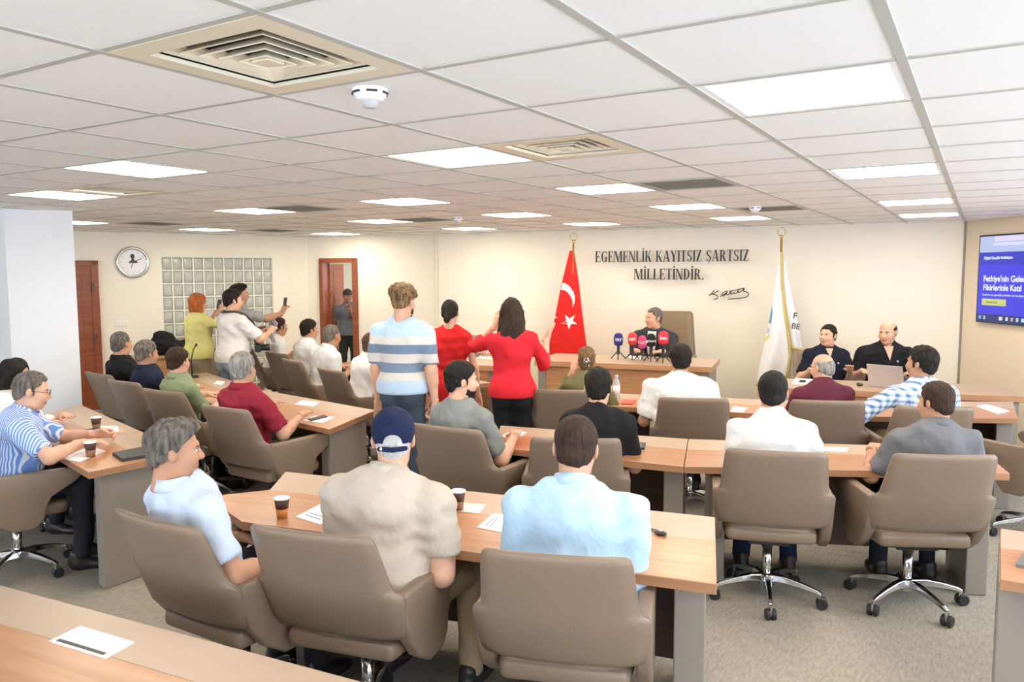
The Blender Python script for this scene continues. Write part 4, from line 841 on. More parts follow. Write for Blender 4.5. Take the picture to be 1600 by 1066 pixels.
q = atd(374, 520, 9.6); behind = person('behind', 'standing black-haired man half hidden behind the cameraman raising a phone', q, 16, F_('grey_shirt_far', (.35, .36, .37)), JEANSG, sit=False, s=1.03, wide=1.0, lean=4, hd=(16, 2, 0), hair='quiff', hc=H_BLACK, skin='tan', sleeve=.8, arms=dict(L=A((-.1, .3, 1.15), 'grip', (.2, .8, .3), (.8, .4, 0)), R=A((.10, .56, 1.38), 'grip', (-.1, .5, .8), (-.4, .8, 0), e=(.5, -.4, -.8))))
q = V2(oA)+dd*ow*.66-nd*.42; doorman = person('doorman', 'man in a checked grey shirt and flat cap standing in the doorway', q, 140, F_('grey_check_cloth', (.13, .14, .16)), F_('dark_green_trousers', (.03, .035, .025)), sit=False, s=.95, wide=1.0, lean=0, hd=(-10, 2, 0), hair='buzz', hc=H_GREY, skin='dark', sleeve=1.3, h=.018, arms=dict(L=A((-.05, .22, 1.28), 'fist', (.4, .1, .8), (0, .8, 0)), R=A((.24, .05, .80))))
# --- front desk people
q = atd(1018, 540, 9.35); mayor = person('mayor', 'seated man in dark grey suit with white shirt and dark tie at the head desk', q, 172, F_('suit_charcoal', (.045, .046, .055)), DARKC, s=1.0, wide=1.15, lean=6, hd=(44, 0, 0), hair='crew', hc=H_SALT, skin='mid', sleeve=1.92, collar=False, fine=True, h=.014, z0=.15, arms=ON)
x, y, hg = CHAIRS['p1']; pr = person('navyface', 'seated dark-haired man in a navy polo facing the room at the laptop desk', (x, y), hg, F_('navy_polo_face', (.010, .013, .026)), DARKC, s=.98, wide=1.08, lean=5, hd=(46, -2, 0), hair='crew', hc=H_BLACK, skin='fair', sleeve=.8, fine=True, h=.014, arms=dict(L=A((-.16, .34, .80)), R=A((.22, .36, .80), 'flat', (-.6, .7, 0))))
x, y, hg = CHAIRS['p2']; pr = person('blackface', 'seated bald man in a black polo behind the silver laptop', (x, y), hg, BLACKC, DARKC, s=1.06, wide=1.15, lean=6, hd=(38, 10, 0), hair='fringe', hc=H_BLACK, skin='fair', sleeve=.8, fine=True, h=.014, arms=dict(L=A((-.2, .36, .80), 'flat', (.5, .8, 0), e=(-.4, -.3, -1)), R=A((.28, .40, .80), 'flat', (-.1, .9, 0), e=(.5, -.25, -1))))
q = atd(797, 540, 9.3); person('hidden', 'seated person mostly hidden behind the woman in the red blouse', q, 190, F_('pale_shirt_far', (.7, .66, .58)), DARKC, s=.98, lean=6, hd=(20, 0, 0), hair='crew', hc=H_DBR, skin='fair', sleeve=.8, z0=.15, arms=ON)

# ------------------------------------------------------------------ things people wear and hold
def cap_mesh():
    s = SDF((-.13, -.14, -.06), (.13, .24, .17), .0062); s.ell((0, -.014, .040), (.089, .111, .098), .01); s.plane((0, -.09, -.045), unit((0, .28, -1))); s.ell((0, -.125, -.008), (.046, .05, .034), .006, op='sub')
    s.cone((-.052, -.106, -.03), (0, -.124, -.034), .0105, .0105, .004); s.cone((.052, -.106, -.03), (0, -.124, -.034), .0105, .0105, .004); s.ell((0, .12, .012), (.078, .085, .011), .012); s.ell((0, -.014, .139), (.011, .011, .007), .004); return s.mesh()
V, F = cap_mesh(); add(cap, 'cap', [(cap['onhead'](V), F, 0)], [F_('navy_cap_cloth', (.013, .02, .065))])
b = MB(); b.box((-.046, -.121, -.03), (.010, .006, .02)); add(cap, 'cap_buckle', [(cap['onhead'](b.v), b.f, 0)], [CHROME])
s_ = SDF((-.12, -.12, -.03), (.12, .14, .14), .008); s_.ell((0, -.012, .044), (.086, .106, .092), .01); s_.plane((0, -.09, .035), unit((0, -.1, -1))); s_.ell((0, .09, .052), (.06, .06, .009), .01); V, F = s_.mesh(); add(doorman, 'flat_cap', [(doorman['onhead'](V), F, 0)], [F_('flat_cap_cloth', (.05, .045, .04))])
glasses(olive, up=.075, fwd_=-.02); glasses(blouse, up=.095, fwd_=-.04)
for q in (-1, 1):
    V, F = ellmesh((q*.033, .082, .077), (.024, .004, .019)); add(olive, 'sunglass_lens', [(olive['onhead'](V), F, 0)], [BLACKP]); V, F = ellmesh((q*.033, .06, .099), (.026, .012, .012)); add(blouse, 'sunglass_lens', [(blouse['onhead'](V), F, 0)], [mat('lens_grey', (.2, .19, .17), .1)])
b = MB()
for q in (-1, 1): b.tube([(q*.008, -.135, .03), (q*.028, -.148, -.01), (q*.022, -.14, -.06)], .005, 6); b.tube([(-.02*q, -.143, .0), (.02*q, -.143, -.03)], .004, 6)
add(olive, 'hair_clip', [(olive['onhead'](b.v), b.f, 0)], [CHROME])
# suit front: white shirt, tie, lapels, white cuffs
def chest_panel(pr, pts, off, m, name):
    """polygon on the chest: pts in (x right, z up along spine from neck) lifted to the garment front"""
    X, d, fw, N = pr['X'], pr['d'], pr['fwd'], pr['N']; V = []
    for x, z in pts: V.append(N+X*x+d*z+fw*(off+.19-1.5*x*x-.9*max(0, z+.12)**1.0*.55-.09*max(0, z+.05)))
    n = len(V); W_ = [v-fw*.03 for v in V]; add(pr, name, [(V+W_, [tuple(range(n)), tuple(range(n, 2*n))[::-1]]+[(i, i+n, (i+1) % n+n, (i+1) % n) for i in range(n)], 0)], [m])
SHIRTW = mat('dress_shirt_white', (.86, .86, .88), .7); TIE = mat('tie_black', (.012, .012, .02), .5)
chest_panel(mayor, [(-.05, .01), (-.062, -.08), (-.05, -.2), (-.018, -.36), (.018, -.36), (.05, -.2), (.062, -.08), (.05, .01)], -.012, SHIRTW, 'dress_shirt')
chest_panel(mayor, [(-.016, -.01), (-.010, -.05), (-.024, -.3), (0, -.34), (.024, -.3), (.010, -.05), (.016, -.01)], .0, TIE, 'tie')
for q in (-1, 1): chest_panel(mayor, [(q*.05, .01), (q*.062, -.1), (q*.018, -.37), (q*.05, -.3), (q*.10, -.12), (q*.085, -.02)], -.004, F_('suit_lapel', (.03, .031, .038)), 'lapel')
link('shirt_collar', npmesh('shirt_collar', [(*collar_mesh(mayor['N']+mayor['d']*.01, mayor['d'], .062, .042), 0)], [SHIRTW]), mayor['t'])
def vneck(pr, wtop, depth, m):
    X, d, fw, N = pr['X'], pr['d'], pr['fwd'], pr['N']; V = []; F = []; nr, ncol = 8, 7
    for i in range(nr):
        z = .02-(depth+.02)*i/(nr-1); w_ = wtop*(1-i/(nr-1)*.97)
        for k in range(ncol): x = -w_+2*w_*k/(ncol-1); V.append(N+X*x+d*z+fw*(.165-2.2*x*x-.55*max(0, z+.12)))
    F = [(i*ncol+k, i*ncol+k+1, (i+1)*ncol+k+1, (i+1)*ncol+k) for i in range(nr-1) for k in range(ncol-1)]; n = len(V); W_ = [v-fw*.05 for v in V]; add(pr, 'open_neck', [(V+W_, F+[tuple(q+n for q in f[::-1]) for f in F], 0)], [m])
vneck(PR['blackface'], .05, .12, SKIN['fair']); vneck(PR['navyface'], .04, .075, SKIN['fair'])
for kk in ('blackface', 'navyface'): chest_panel(PR[kk], [(-.085, -.14), (-.072, -.14), (-.072, -.125), (-.085, -.125)], .0, mat('polo_emblem', (.5, .5, .52), .7), 'emblem')
# camera on strap, phones and paper in hands
def hold(pr, q, name, label, cat, size, off, m, rot=None, parts=()):
    """separate thing at a hand; off in the person's frame from the wrist"""
    W = pr['J'][q][2]; o = thing(name, label, cat); o.matrix_world = pr['t'].matrix_basis @ Matrix.Translation(Vector(W)+Vector(off)) @ (rot or Matrix())
    b = MB(); b.box((0, 0, 0), size); link('body', b.mesh(name, m, min(size)*.3), o)
    for nm, c, sz, mm in parts: b = MB(); b.box(c, sz); link(nm, b.mesh(nm, mm), o)
    return o
SCREEN = mat('phone_screen', (.02, .02, .03), .1)
hold(yel, -1, 'mobile_phone', 'dark phone held up by the yellow shirt woman', 'phone', (.075, .010, .155), (.04, .06, .13), BLACKP, Matrix.Rotation(-.2, 4, 'X'), [('screen', (0, -.006, 0), (.068, .002, .145), SCREEN)])
hold(behind, 1, 'mobile_phone', 'phone raised by the man behind the cameraman', 'phone', (.075, .010, .155), (-.03, .06, .12), BLACKP, Matrix.Rotation(-.2, 4, 'X'), [('screen', (0, -.006, 0), (.068, .002, .145), SCREEN)])
hold(behind, -1, 'paper_sheet', 'loose white sheets held beside the raised phone', 'paper', (.21, .006, .29), (.20, .12, .04), PAPER, Matrix.Rotation(.5, 4, 'Y'), [('print', (0, -.0035, .06), (.15, .001, .06), mat('print_blue', (.35, .42, .75), .7))])
hold(camman, 1, 'folded_paper', 'folded white paper in the cameraman hand', 'paper', (.10, .006, .15), (-.02, .05, -.05), PAPER, Matrix.Rotation(.4, 4, 'X'))
o = thing('photo_camera', 'black photo camera hanging at the belly of the man in white t-shirt', 'camera'); o.matrix_world = camman['t'].matrix_basis @ Matrix.Translation((.10, .27, 1.04)) @ Matrix.Rotation(-.5, 4, 'Z')
b = MB(); b.box((0, 0, 0), (.135, .06, .095)); b.box((0, 0, .058), (.055, .055, .03)); b.box((-.055, .02, -.005), (.035, .045, .09)); link('body', b.mesh('camera_body', BLACKP, .008), o)
b = MB(); b.lathe([(.036, 0), (.038, .05), (.041, .09), (.036, .1)], 18, (0, .03, 0), Matrix.Rotation(-PI/2, 3, 'X')); link('lens', b.mesh('camera_lens', BLACKP), o)
N_ = camman['N']; b = MB(); b.tube([N_+np.array(v) for v in ((.11, .25, -.38), (.125, .235, -.25), (.13, .18, -.10), (.112, .09, -.005), (.098, -.03, .035), (.05, -.10, .03), (-.0, -.115, .025), (-.05, -.10, .03), (-.098, -.03, .035), (-.112, .09, -.005), (-.10, .19, -.11), (-.02, .25, -.26), (.07, .27, -.38))], .013, 6); link('camera_strap', b.mesh('camera_strap', BLACKP, smooth=True), camman['t'])
b = MB()
for k in range(5): pass
# wristband of the man in the banded sweater
J = PEOPLE and None
# mayor chair with a high back
t = thing('executive_chair', 'high-backed brown leather armchair behind the man in the suit', 'chair', (*atd(1045, 540, 9.72)[:2], .15), 168)
b = MB(); rows = [(.45, .26), (.5, .30), (.7, .30), (.9, .28), (1.1, .265), (1.2, .255), (1.235, .23)]; V = []; F = []
for z, wd in rows:
    for sg in (1, -1):
        for k in range(7): x = -wd+2*wd*k/6; x = x*sg; V.append((x, -.24-(z-.45)*.1+.25*x*x+sg*-.0+(.03 if sg > 0 else -.03)*(1 if z < 1.22 else .5), z))
for i in range(len(rows)-1):
    for k in range(14): F.append((i*14+k, i*14+(k+1) % 14, (i+1)*14+(k+1) % 14, (i+1)*14+k))
F += [tuple(range(14))[::-1], tuple(range(len(V)-14, len(V)))]; b.add(V, F); link('backrest', b.mesh('executive_backrest', mat('chair_leather_brown', (.22, .15, .085), .4), smooth=True), t)
for k, nm in (('arm-1', 'armrest'), ('arm1', 'armrest'), ('seat', 'seat'), ('mechanism', 'mechanism'), ('gas_column', 'gas_column'), ('hub', 'base_hub')): link(nm, CM[k], t)
for i in range(5): a = .3+i*2*PI/5; link('base_leg', CM['leg'], t, (0, 0, 0), (0, 0, a)); link('caster', CM['caster'], t, (-.305*math.sin(a), .305*math.cos(a), 0), (0, 0, a))
# ------------------------------------------------------------------ paper, cups, phones
def flat(name, label, cat, quad, th, m, z=.7505, prints=(), pm=None, group=None):
    P4 = [atz(x, y, z) for x, y in quad]; c = sum(P4)/4; o = thing(name, label, cat, (c[0], c[1], z), 0, group)
    b = MB(); b.prism([V2(p-c) for p in P4], 0, th); link('sheet' if th < .004 else 'body', b.mesh(name, m), o)
    Q = [V2(p-c) for p in P4]
    for (u0, u1, v0, v1) in prints:
        def bl(u, v): return lerp2(lerp2(Q[0], Q[1], u), lerp2(Q[3], Q[2], u), v)
        b = MB(); b.prism([bl(u0, v0), bl(u1, v0), bl(u1, v1), bl(u0, v1)], th, th+.0006); link('print', b.mesh(name+'_print', pm or PRINT), o)
    return o
LN = [(.15, .8, v, v+.04) for v in (.2, .35, .5, .65)]
flat('paper_sheet', 'printed sheet beside the beige polo man on the long table', 'paper', [(462, 808), (500, 820), (540, 800), (503, 787)], .002, PAPER, prints=LN[:2])
flat('paper_card', 'pale cards right of the beige polo man', 'paper', [(700, 785), (760, 789), (748, 803), (702, 798)], .002, mat('card_cream', (.80, .74, .64), .7))
flat('paper_sheet', 'white leaflet by the left elbow of the light blue shirt man', 'paper', [(745, 825), (771, 803), (804, 807), (790, 834)], .003, PAPER, prints=LN[:2])
flat('paper_sheet', 'white sheet beside the bearded man', 'paper', [(784, 682), (800, 672), (823, 676), (806, 686)], .002, PAPER)
flat('paper_sheet', 'white sheet under a phone on the table end', 'paper', [(474, 658), (490, 650), (524, 652), (505, 661)], .002, PAPER)
flat('mobile_phone', 'dark phone on a white sheet at the table end', 'phone', [(481, 656), (506, 650), (512, 652), (487, 658)], .009, BLACKP, z=.7535)
flat('paper_sheet', 'white sheet across the table from the crimson polo man', 'paper', [(461, 632), (471, 626), (500, 629), (491, 635)], .002, PAPER)
flat('paper_sheet', 'white sheet in front of the green polo man', 'paper', [(297, 618), (305, 611), (333, 613), (324, 620)], .002, PAPER)
flat('paper_sheet', 'small white sheet in front of the navy polo man', 'paper', [(286, 604), (294, 598), (313, 601), (304, 606)], .002, PAPER)
flat('paper_sheet', 'white sheet on the table before the cameraman', 'paper', [(333, 600), (340, 595), (352, 597), (346, 602)], .002, PAPER)
flat('paper_sheet', 'white sheet by the right arm of the broad man in white', 'paper', [(1141, 643), (1147, 635), (1168, 638), (1160, 645)], .002, PAPER)
flat('paper_sheet', 'white sheet beside the paper cup', 'paper', [(1366, 634), (1372, 627), (1398, 629), (1394, 636)], .002, PAPER)
flat('folder', 'white folder lying on the table near the screen wall', 'folder', [(1526, 636), (1542, 633), (1577, 643), (1558, 647)], .006, PAPER)
flat('paper_card', 'pale card beside the white shirt man with black hair', 'paper', [(1283, 705), (1290, 699), (1327, 700), (1323, 707)], .002, mat('card_cream', (.80, .74, .64), .7))
flat('paper_sheet', 'sheet with a black logo before the navy polo man at the laptop desk', 'paper', [(1237, 600), (1243, 591), (1271, 593), (1268, 602)], .002, PAPER, prints=[(.3, .75, .3, .65)], pm=BLACKP)
flat('paper_sheet', 'white papers at the foot of the press microphones', 'paper', [(982, 560), (985, 554), (1004, 556), (1003, 562)], .004, PAPER, z=.9005)
flat('paper_sheet', 'white sheet on the desk beside the red blouse woman', 'paper', [(745, 560), (750, 556), (772, 557), (770, 562)], .002, PAPER, z=.9005)
flat('paper_sheet', 'white sheet under the hand of the striped shirt man', 'paper', [(96, 717), (140, 698), (165, 705), (125, 722)], .002, PAPER)
flat('notebook', 'closed notebook with pale page edges under a black phone', 'notebook', [(128, 686), (122, 678), (180, 666), (196, 678)], .018, mat('notebook_tan', (.62, .45, .33), .6))
flat('paper_sheet', 'white sheets lying on the notebook', 'paper', [(150, 678), (156, 666), (184, 667), (186, 674)], .003, PAPER, z=.7692)
flat('mobile_phone', 'black phone resting on the closed notebook', 'phone', [(126, 679), (134, 673), (158, 670), (160, 675)], .01, BLACKP, z=.7692)
flat('notebook', 'black notebook at the table end near the grey-haired man', 'notebook', [(176, 712), (192, 722), (240, 714), (226, 702)], .02, mat('notebook_black', (.035, .035, .035), .5))
flat('paper_sheet', 'small white paper on the side table near the pillar', 'paper', [(66, 655), (72, 647), (84, 649), (86, 656)], .002, PAPER)
flat('mobile_phone', 'black phone lying beside the man in the black t-shirt', 'phone', [(988, 701), (990, 693), (1009, 694), (1007, 703)], .010, BLACKP, prints=[(.3, .45, .25, .7), (.6, .75, .25, .7)])
flat('mobile_phone', 'red phone lying beside the woman in olive', 'phone', [(970, 632), (974, 626), (993, 627), (988, 633)], .010, mat('red_case', (.70, .09, .06), .4))
flat('tablet', 'dark tablet with a gold edge on the pale table', 'tablet', [(1587, 886), (1600, 866), (1650, 875), (1640, 898)], .012, mat('tablet_grey', (.16, .15, .14), .35))
o = flat('socket_plate', 'white socket plate with a black slot set in the table strip', 'socket', [(77, 1003), (126, 980), (210, 1005), (165, 1030)], .004, PAPER, z=.7498, prints=[(.07, .20, .08, .92)], pm=BLACKP)
def cup(label, px, py, z=.7505, held=None, low=(.62, .22, .05), grp=None):
    p = atz(px, py, z) if held is None else held; t = thing('paper_cup', label, 'cup', p, 0, grp)
    b = MB(); b.smooth = True; b.lathe([(.024, 0), (.029, .045)], 18); link('lower_wall', b.mesh('cup_lower', mat('cup_low_%g' % low[0], low, .5)), t)
    b = MB(); b.smooth = True; b.lathe([(.029, .045), (.0345, .088)], 18); link('upper_wall', b.mesh('cup_upper', mat('cup_brown', (.07, .03, .018), .5)), t)
    b = MB(); b.smooth = True; b.lathe([(.0345, .088), (.0365, .09), (.0365, .096), (.0335, .097), (.031, .09), (.004, .089)], 18); link('rim', b.mesh('cup_rim', PAPER), t); return t
cup('brown and orange paper cup on the long table left of the cap', 441, 809); cup('brown paper cup on the front table by the plaid shirt man', 1362, 641, low=(.5, .3, .16)); cup('dark paper cup on the table before the striped shirt man', 142, 714, low=(.25, .12, .05))
cup('dark paper cup in the outstretched hand of the striped shirt man', 151, 672, low=(.26, .12, .05))
cup('dark paper cup between the two front row men', 716, 797, low=(.27, .12, .05))
p = atz(963, 622, .7505); t = thing('water_bottle', 'clear plastic water bottle with white label beside the olive woman', 'bottle', p)
BOT = mat('bottle_plastic', (.75, .84, .90), .08, spec=.6, trans=.6)
b = MB(); b.smooth = True; b.lathe([(.03, 0), (.032, .01), (.032, .06), (.029, .07), (.032, .08), (.032, .13), (.02, .165), (.013, .18), (.013, .19)], 18); link('body', b.mesh('bottle_body', BOT), t)
b = MB(); b.smooth = True; b.lathe([(.0328, .03), (.0328, .115)], 18); link('label', b.mesh('bottle_label', PAPER), t); b = MB(); b.lathe([(.015, .19), (.015, .205), (.013, .207)], 14); link('cap', b.mesh('bottle_cap', mat('cap_blue', (.5, .65, .85), .4)), t)
p = atz(1032, 836, .7505); t = thing('car_key', 'black car key fob with ring by the light blue sleeve', 'key', p, 20)
b = MB(); b.ell((0, 0, .009), (.032, .02, .009), 16, 8); link('fob', b.mesh('key_fob', BLACKP, smooth=True), t); b = MB(); b.box((0, 0, .018), (.014, .012, .003)); link('emblem', b.mesh('key_emblem', CHROME), t)
b = MB(); b.tube([(-.05+.017*math.cos(a), .012+.017*math.sin(a), .004) for a in np.linspace(0, 2*PI, 15)], .002, 6); b.box((-.075, .02, .004), (.03, .012, .004)); link('key_ring', b.mesh('key_ring', BLACKP), t)
# laptop seen from behind its lid
pA, pB = atz(1357, 604, .7505), atz(1413, 610, .7505); c = (pA+pB)/2; an = math.atan2(pB[1]-pA[1], pB[0]-pA[0]); wl = .34
t = link('laptop', None, None, (c[0], c[1], .7505), (0, 0, an)); tag(t, 'silver laptop with its lid back to the room', 'laptop'); ALU = mat('laptop_silver', (.62, .56, .56), .35, .4)
b = MB(); b.box((0, .12, .008), (wl, .235, .016)); link('base', b.mesh('laptop_base', ALU, .004), t); b = MB(); b.box((0, -.03, .122), (wl, .008, .225), Matrix.Rotation(.28, 3, 'X')); link('lid', b.mesh('laptop_lid', ALU, .003), t); b = MB(); b.box((0, .13, .017), (.28, .1, .002)); link('keyboard', b.mesh('laptop_keys', BLACKP), t)
p = atz(1343, 603, .7505); t = thing('computer_mouse', 'black computer mouse beside the silver laptop', 'mouse', p, 160); b = MB(); b.ell((0, 0, .014), (.03, .05, .016), 14, 8); link('shell', b.mesh('mouse_shell', BLACKP, smooth=True), t); b = MB(); b.box((0, .02, .029), (.006, .016, .004)); link('wheel', b.mesh('mouse_wheel', LEGPANEL), t)
# text helper
def textmesh(name, body, size, m, ext=.0008, bold=0):
    cu = bpy.data.curves.new(name, 'FONT'); cu.body = body; cu.size = size; cu.extrude = ext; cu.align_x = 'CENTER'; cu.align_y = 'CENTER'; cu.offset = bold
    o = bpy.data.objects.new(name, cu); COL.objects.link(o); dg = bpy.context.evaluated_depsgraph_get(); me = bpy.data.meshes.new_from_object(o.evaluated_get(dg)); bpy.data.objects.remove(o); me.materials.clear(); me.materials.append(m); return me
# press microphones
def mic(label, px, ytop, ybase, col, text, tcol, wide=.052):
    p = atz(px, ybase, .9005); t = thing('press_microphone', label, 'microphone', p, 0, 'press microphones on the head desk'); D = (p[0]*CF[0]+p[1]*CF[1]); H = (ybase-ytop)*D/FPX
    a = math.atan2(-p[0], p[1])  # text faces the room
    t.rotation_euler.z = a
    b = MB(); b.smooth = True; hz_ = H-.075; b.lathe([(.02, hz_-.07), (wide*.85, hz_-.06), (wide, hz_-.03), (wide, hz_+.03), (wide*.8, hz_+.06), (.02, hz_+.075)], 18); link('windscreen', b.mesh('mic_windscreen', mat('mic_foam_%s%g' % (text, col[0]), col, .8)), t)
    b = MB(); b.tube([(0, 0, .05), (0, 0, hz_-.06)], [.014, .018], 10); link('handle', b.mesh('mic_handle', BLACKP), t)
    for k in range(3):
        an = k*2*PI/3+.5; b = MB(); b.tube([(0, 0, .10), (.045*math.cos(an), .045*math.sin(an), .05), (.09*math.cos(an), .09*math.sin(an), .004)], .006, 6); link('tripod_leg', b.mesh('tripod_leg', BLACKP), t)
    if text:
        me = textmesh('mic_text', text, .042, mat('mic_print_%g' % tcol[0], tcol, .6), .0006, .001); o = link('print', me, t, (0, -wide-.003, hz_), (PI/2, 0, 0))
mic('navy press microphone with white letters on tripod', 966, 520, 561, (.03, .025, .20), 'TRT', (.85, .85, .95)); mic('plain red press microphone beside the pink one', 988, 519, 562, (.66, .05, .05), 'NET', (.85, .45, .4)); mic('pink press microphone between the red and black ones', 1003, 524, 562, (.68, .07, .22), 'TGRT', (.9, .6, .7), .047); mic('black press microphone in front of the tie', 1017, 521, 565, (.012, .012, .014), 'gnews', (.75, .72, .7)); mic('red press microphone with white emblem and letters', 1036, 517, 567, (.72, .03, .06), 'İHA', (.95, .92, .92), .055)
def gooseneck(label, px, py, z=.7505, lean=.08):
    p = atz(px, py, z); t = thing('gooseneck_microphone', label, 'microphone', p, 20); b = MB(); b.box((0, 0, .012), (.10, .12, .024)); link('base', b.mesh('goose_base', BLACKP, .006), t)
    b = MB(); b.smooth = True; b.tube([(0, 0, .024), (0, .0, .2), (-.02, lean*.4, .3), (-.07, lean, .35), (-.12, lean*1.2, .345)], .006, 8); link('neck', b.mesh('goose_neck', BLACKP), t); b = MB(); b.smooth = True; b.tube([(-.12, lean*1.2, .345), (-.17, lean*1.3, .33)], .013, 10); link('head', b.mesh('goose_head', BLACKP), t)
gooseneck('black gooseneck microphone beside the brown-haired man in white', 592, 573); gooseneck('dark gooseneck microphone on the table near the yellow shirt woman', 300, 590)
# ------------------------------------------------------------------ clock, switches, cabinet, jacket
pc = atplane(207, 410, L0, nl); t = link('wall_clock', None, None, (pc[0]+nl[0]*.002, pc[1]+nl[1]*.002, pc[2]), (PI/2, 0, math.atan2(dl[1], dl[0]))); tag(t, 'round wall clock with silver rim and dark portrait silhouette', 'clock')
R_ = .215; b = MB(); b.smooth = True; b.lathe([(R_, 0), (R_+.012, .02), (R_, .042), (R_-.03, .045), (R_-.035, .025)], 36); link('rim', b.mesh('clock_rim', mat('clock_silver', (.6, .6, .6), .25, .8)), t)
b = MB(); b.lathe([(R_-.03, .0), (R_-.03, .026)], 36); link('dial', b.mesh('clock_dial', PAPER), t)
for k in range(12): a = k*PI/6; b = MB(); b.box((.155*math.cos(a), .155*math.sin(a), .027), (.02, .005, .002), Matrix.Rotation(a, 3, 'Z')); link('tick', b.mesh('clock_tick', PRINT), t)
b = MB(); b.ell((-.005, .085, .028), (.028, .034, .003), 14, 6); b.prism([(-.02, .06), (.012, .06), (.016, .03), (.055, .01), (.06, -.01), (-.06, -.01), (-.05, .01), (-.018, .03)], .027, .03); link('silhouette', b.mesh('clock_silhouette', BLACKP), t)
for a, L_ in ((.45, .13), (-1.9, .085)): b = MB(); b.box((L_/2*math.cos(a), L_/2*math.sin(a), .033), (L_, .008, .002), Matrix.Rotation(a, 3, 'Z')); link('clock_hand', b.mesh('clock_hand', BLACKP), t)
for n, px in enumerate((184.5, 195.5)):
    ps = atplane(px, 506, L0, nl); o = link('light_switch', None, None, (ps[0], ps[1], ps[2]), (0, 0, math.atan2(dl[1], dl[0]))); tag(o, 'white light switch plate in a pair below the clock', 'light switch', 'pair of wall switches')
    b = MB(); b.box((0, -.005, 0), (.082, .01, .082)); link('plate', b.mesh('switch_plate', PAPER, .004), o); b = MB(); b.box((0, -.012, 0), (.05, .006, .05)); link('rocker', b.mesh('switch_rocker', mat('switch_cream', (.8, .78, .7), .5), .002), o)
pcab = V2(seg_pt(L0, L1, 250))+nl*.5; t = thing('side_cabinet', 'low brown wooden cabinet behind the men in navy and black', 'cabinet', (pcab[0], pcab[1], 0), 0); t.rotation_euler.z = rl
b = MB(); b.box((0, 0, .37), (1.0, .45, .70)); link('body', b.mesh('cabinet_body', DESKFRONT, .004), t); b = MB(); b.box((0, 0, .735), (1.04, .5, .03)); link('top', b.mesh('cabinet_top', WOOD_A, .004), t)
for q in (-1, 1): b = MB(); b.box((q*.25, -.235, .37), (.46, .02, .62)); dr = link('door', b.mesh('cabinet_door', DESKFRONT, .003), t); b = MB(); b.tube([(q*.05, -.26, .34), (q*.05, -.26, .46)], .008); link('handle', b.mesh('cabinet_handle', CHROME), dr)
s_ = SDF((-.5, -.32, -.01), (.55, .32, .36), .016); s_.ell((-.22, 0, .14), (.17, .15, .17), .06); s_.ell((-.25, 0, .24), (.09, .09, .09), .06); s_.ell((.02, 0, .09), (.25, .17, .11), .08); s_.ell((.28, 0, .05), (.2, .16, .07), .08); s_.noise(.014, 26, 5); s_.noise(.007, 60, 6); s_.plane((0, 0, .0), (0, 0, -1)); V, F = s_.mesh()
o = link('jacket', npmesh('jacket', [(V, F, 0)], [BLACKC]), None, (t.location.x+dl[0]*.12, t.location.y+dl[1]*.12, .752), (0, 0, rl)); tag(o, 'crumpled black jacket heaped on the wooden cabinet', 'jacket')
# dark red garment under the pale table
s_ = SDF((-.05, -.12, -.36), (.45, .12, .03), .014); s_.ell((.2, 0, -.12), (.16, .07, .16), .05); s_.ell((.16, 0, -.2), (.12, .06, .1), .05); s_.cone((.08, 0, -.02), (.3, 0, -.02), .03, .03, .05); s_.noise(.01, 30, 8); s_.plane((0, 0, -.0), (0, 0, 1)); V, F = s_.mesh()
p = atd(1582, 930, 3.42); o = link('garment', npmesh('garment', [(V, F, 0)], [F_('dark_red_cloth', (.32, .03, .04))]), None, (p[0]+.03, 3.47, .706)); tag(o, 'dark red garment hanging beneath the end of the pale table', 'garment')
# ------------------------------------------------------------------ wall lettering in a bold condensed serif
def arcstrip(cx_, cy_, rx, ry, a0, a1, w0, w1, n=14):
    out = []
    for i in range(n):
        q = []
        for k in (i, i+1):
            f = k/n; a = a0+(a1-a0)*f; w_ = w0+(w1-w0)*abs(math.cos(a))**1.2; q.append(((cx_+rx*math.cos(a), cy_+ry*math.sin(a)), (cx_+(rx-w_)*math.cos(a), cy_+(ry-w_*.9 if ry > w_ else ry*.5)*math.sin(a))))
        out.append([q[0][0], q[1][0], q[1][1], q[0][1]])
    return out
def rc(x0, y0, x1, y1): return [(x0, y0), (x1, y0), (x1, y1), (x0, y1)]
def stem(x, T=.15, y0=0, y1=1, sf=.055): return [rc(x, y0, x+T, y1), rc(x-sf, y0, x+T+sf, y0+.045), rc(x-sf, y1-.045, x+T+sf, y1)]
def diag(x0, y0, x1, y1, w_): return [[(x0, y0), (x0+w_, y0), (x1+w_, y1), (x1, y1)]]
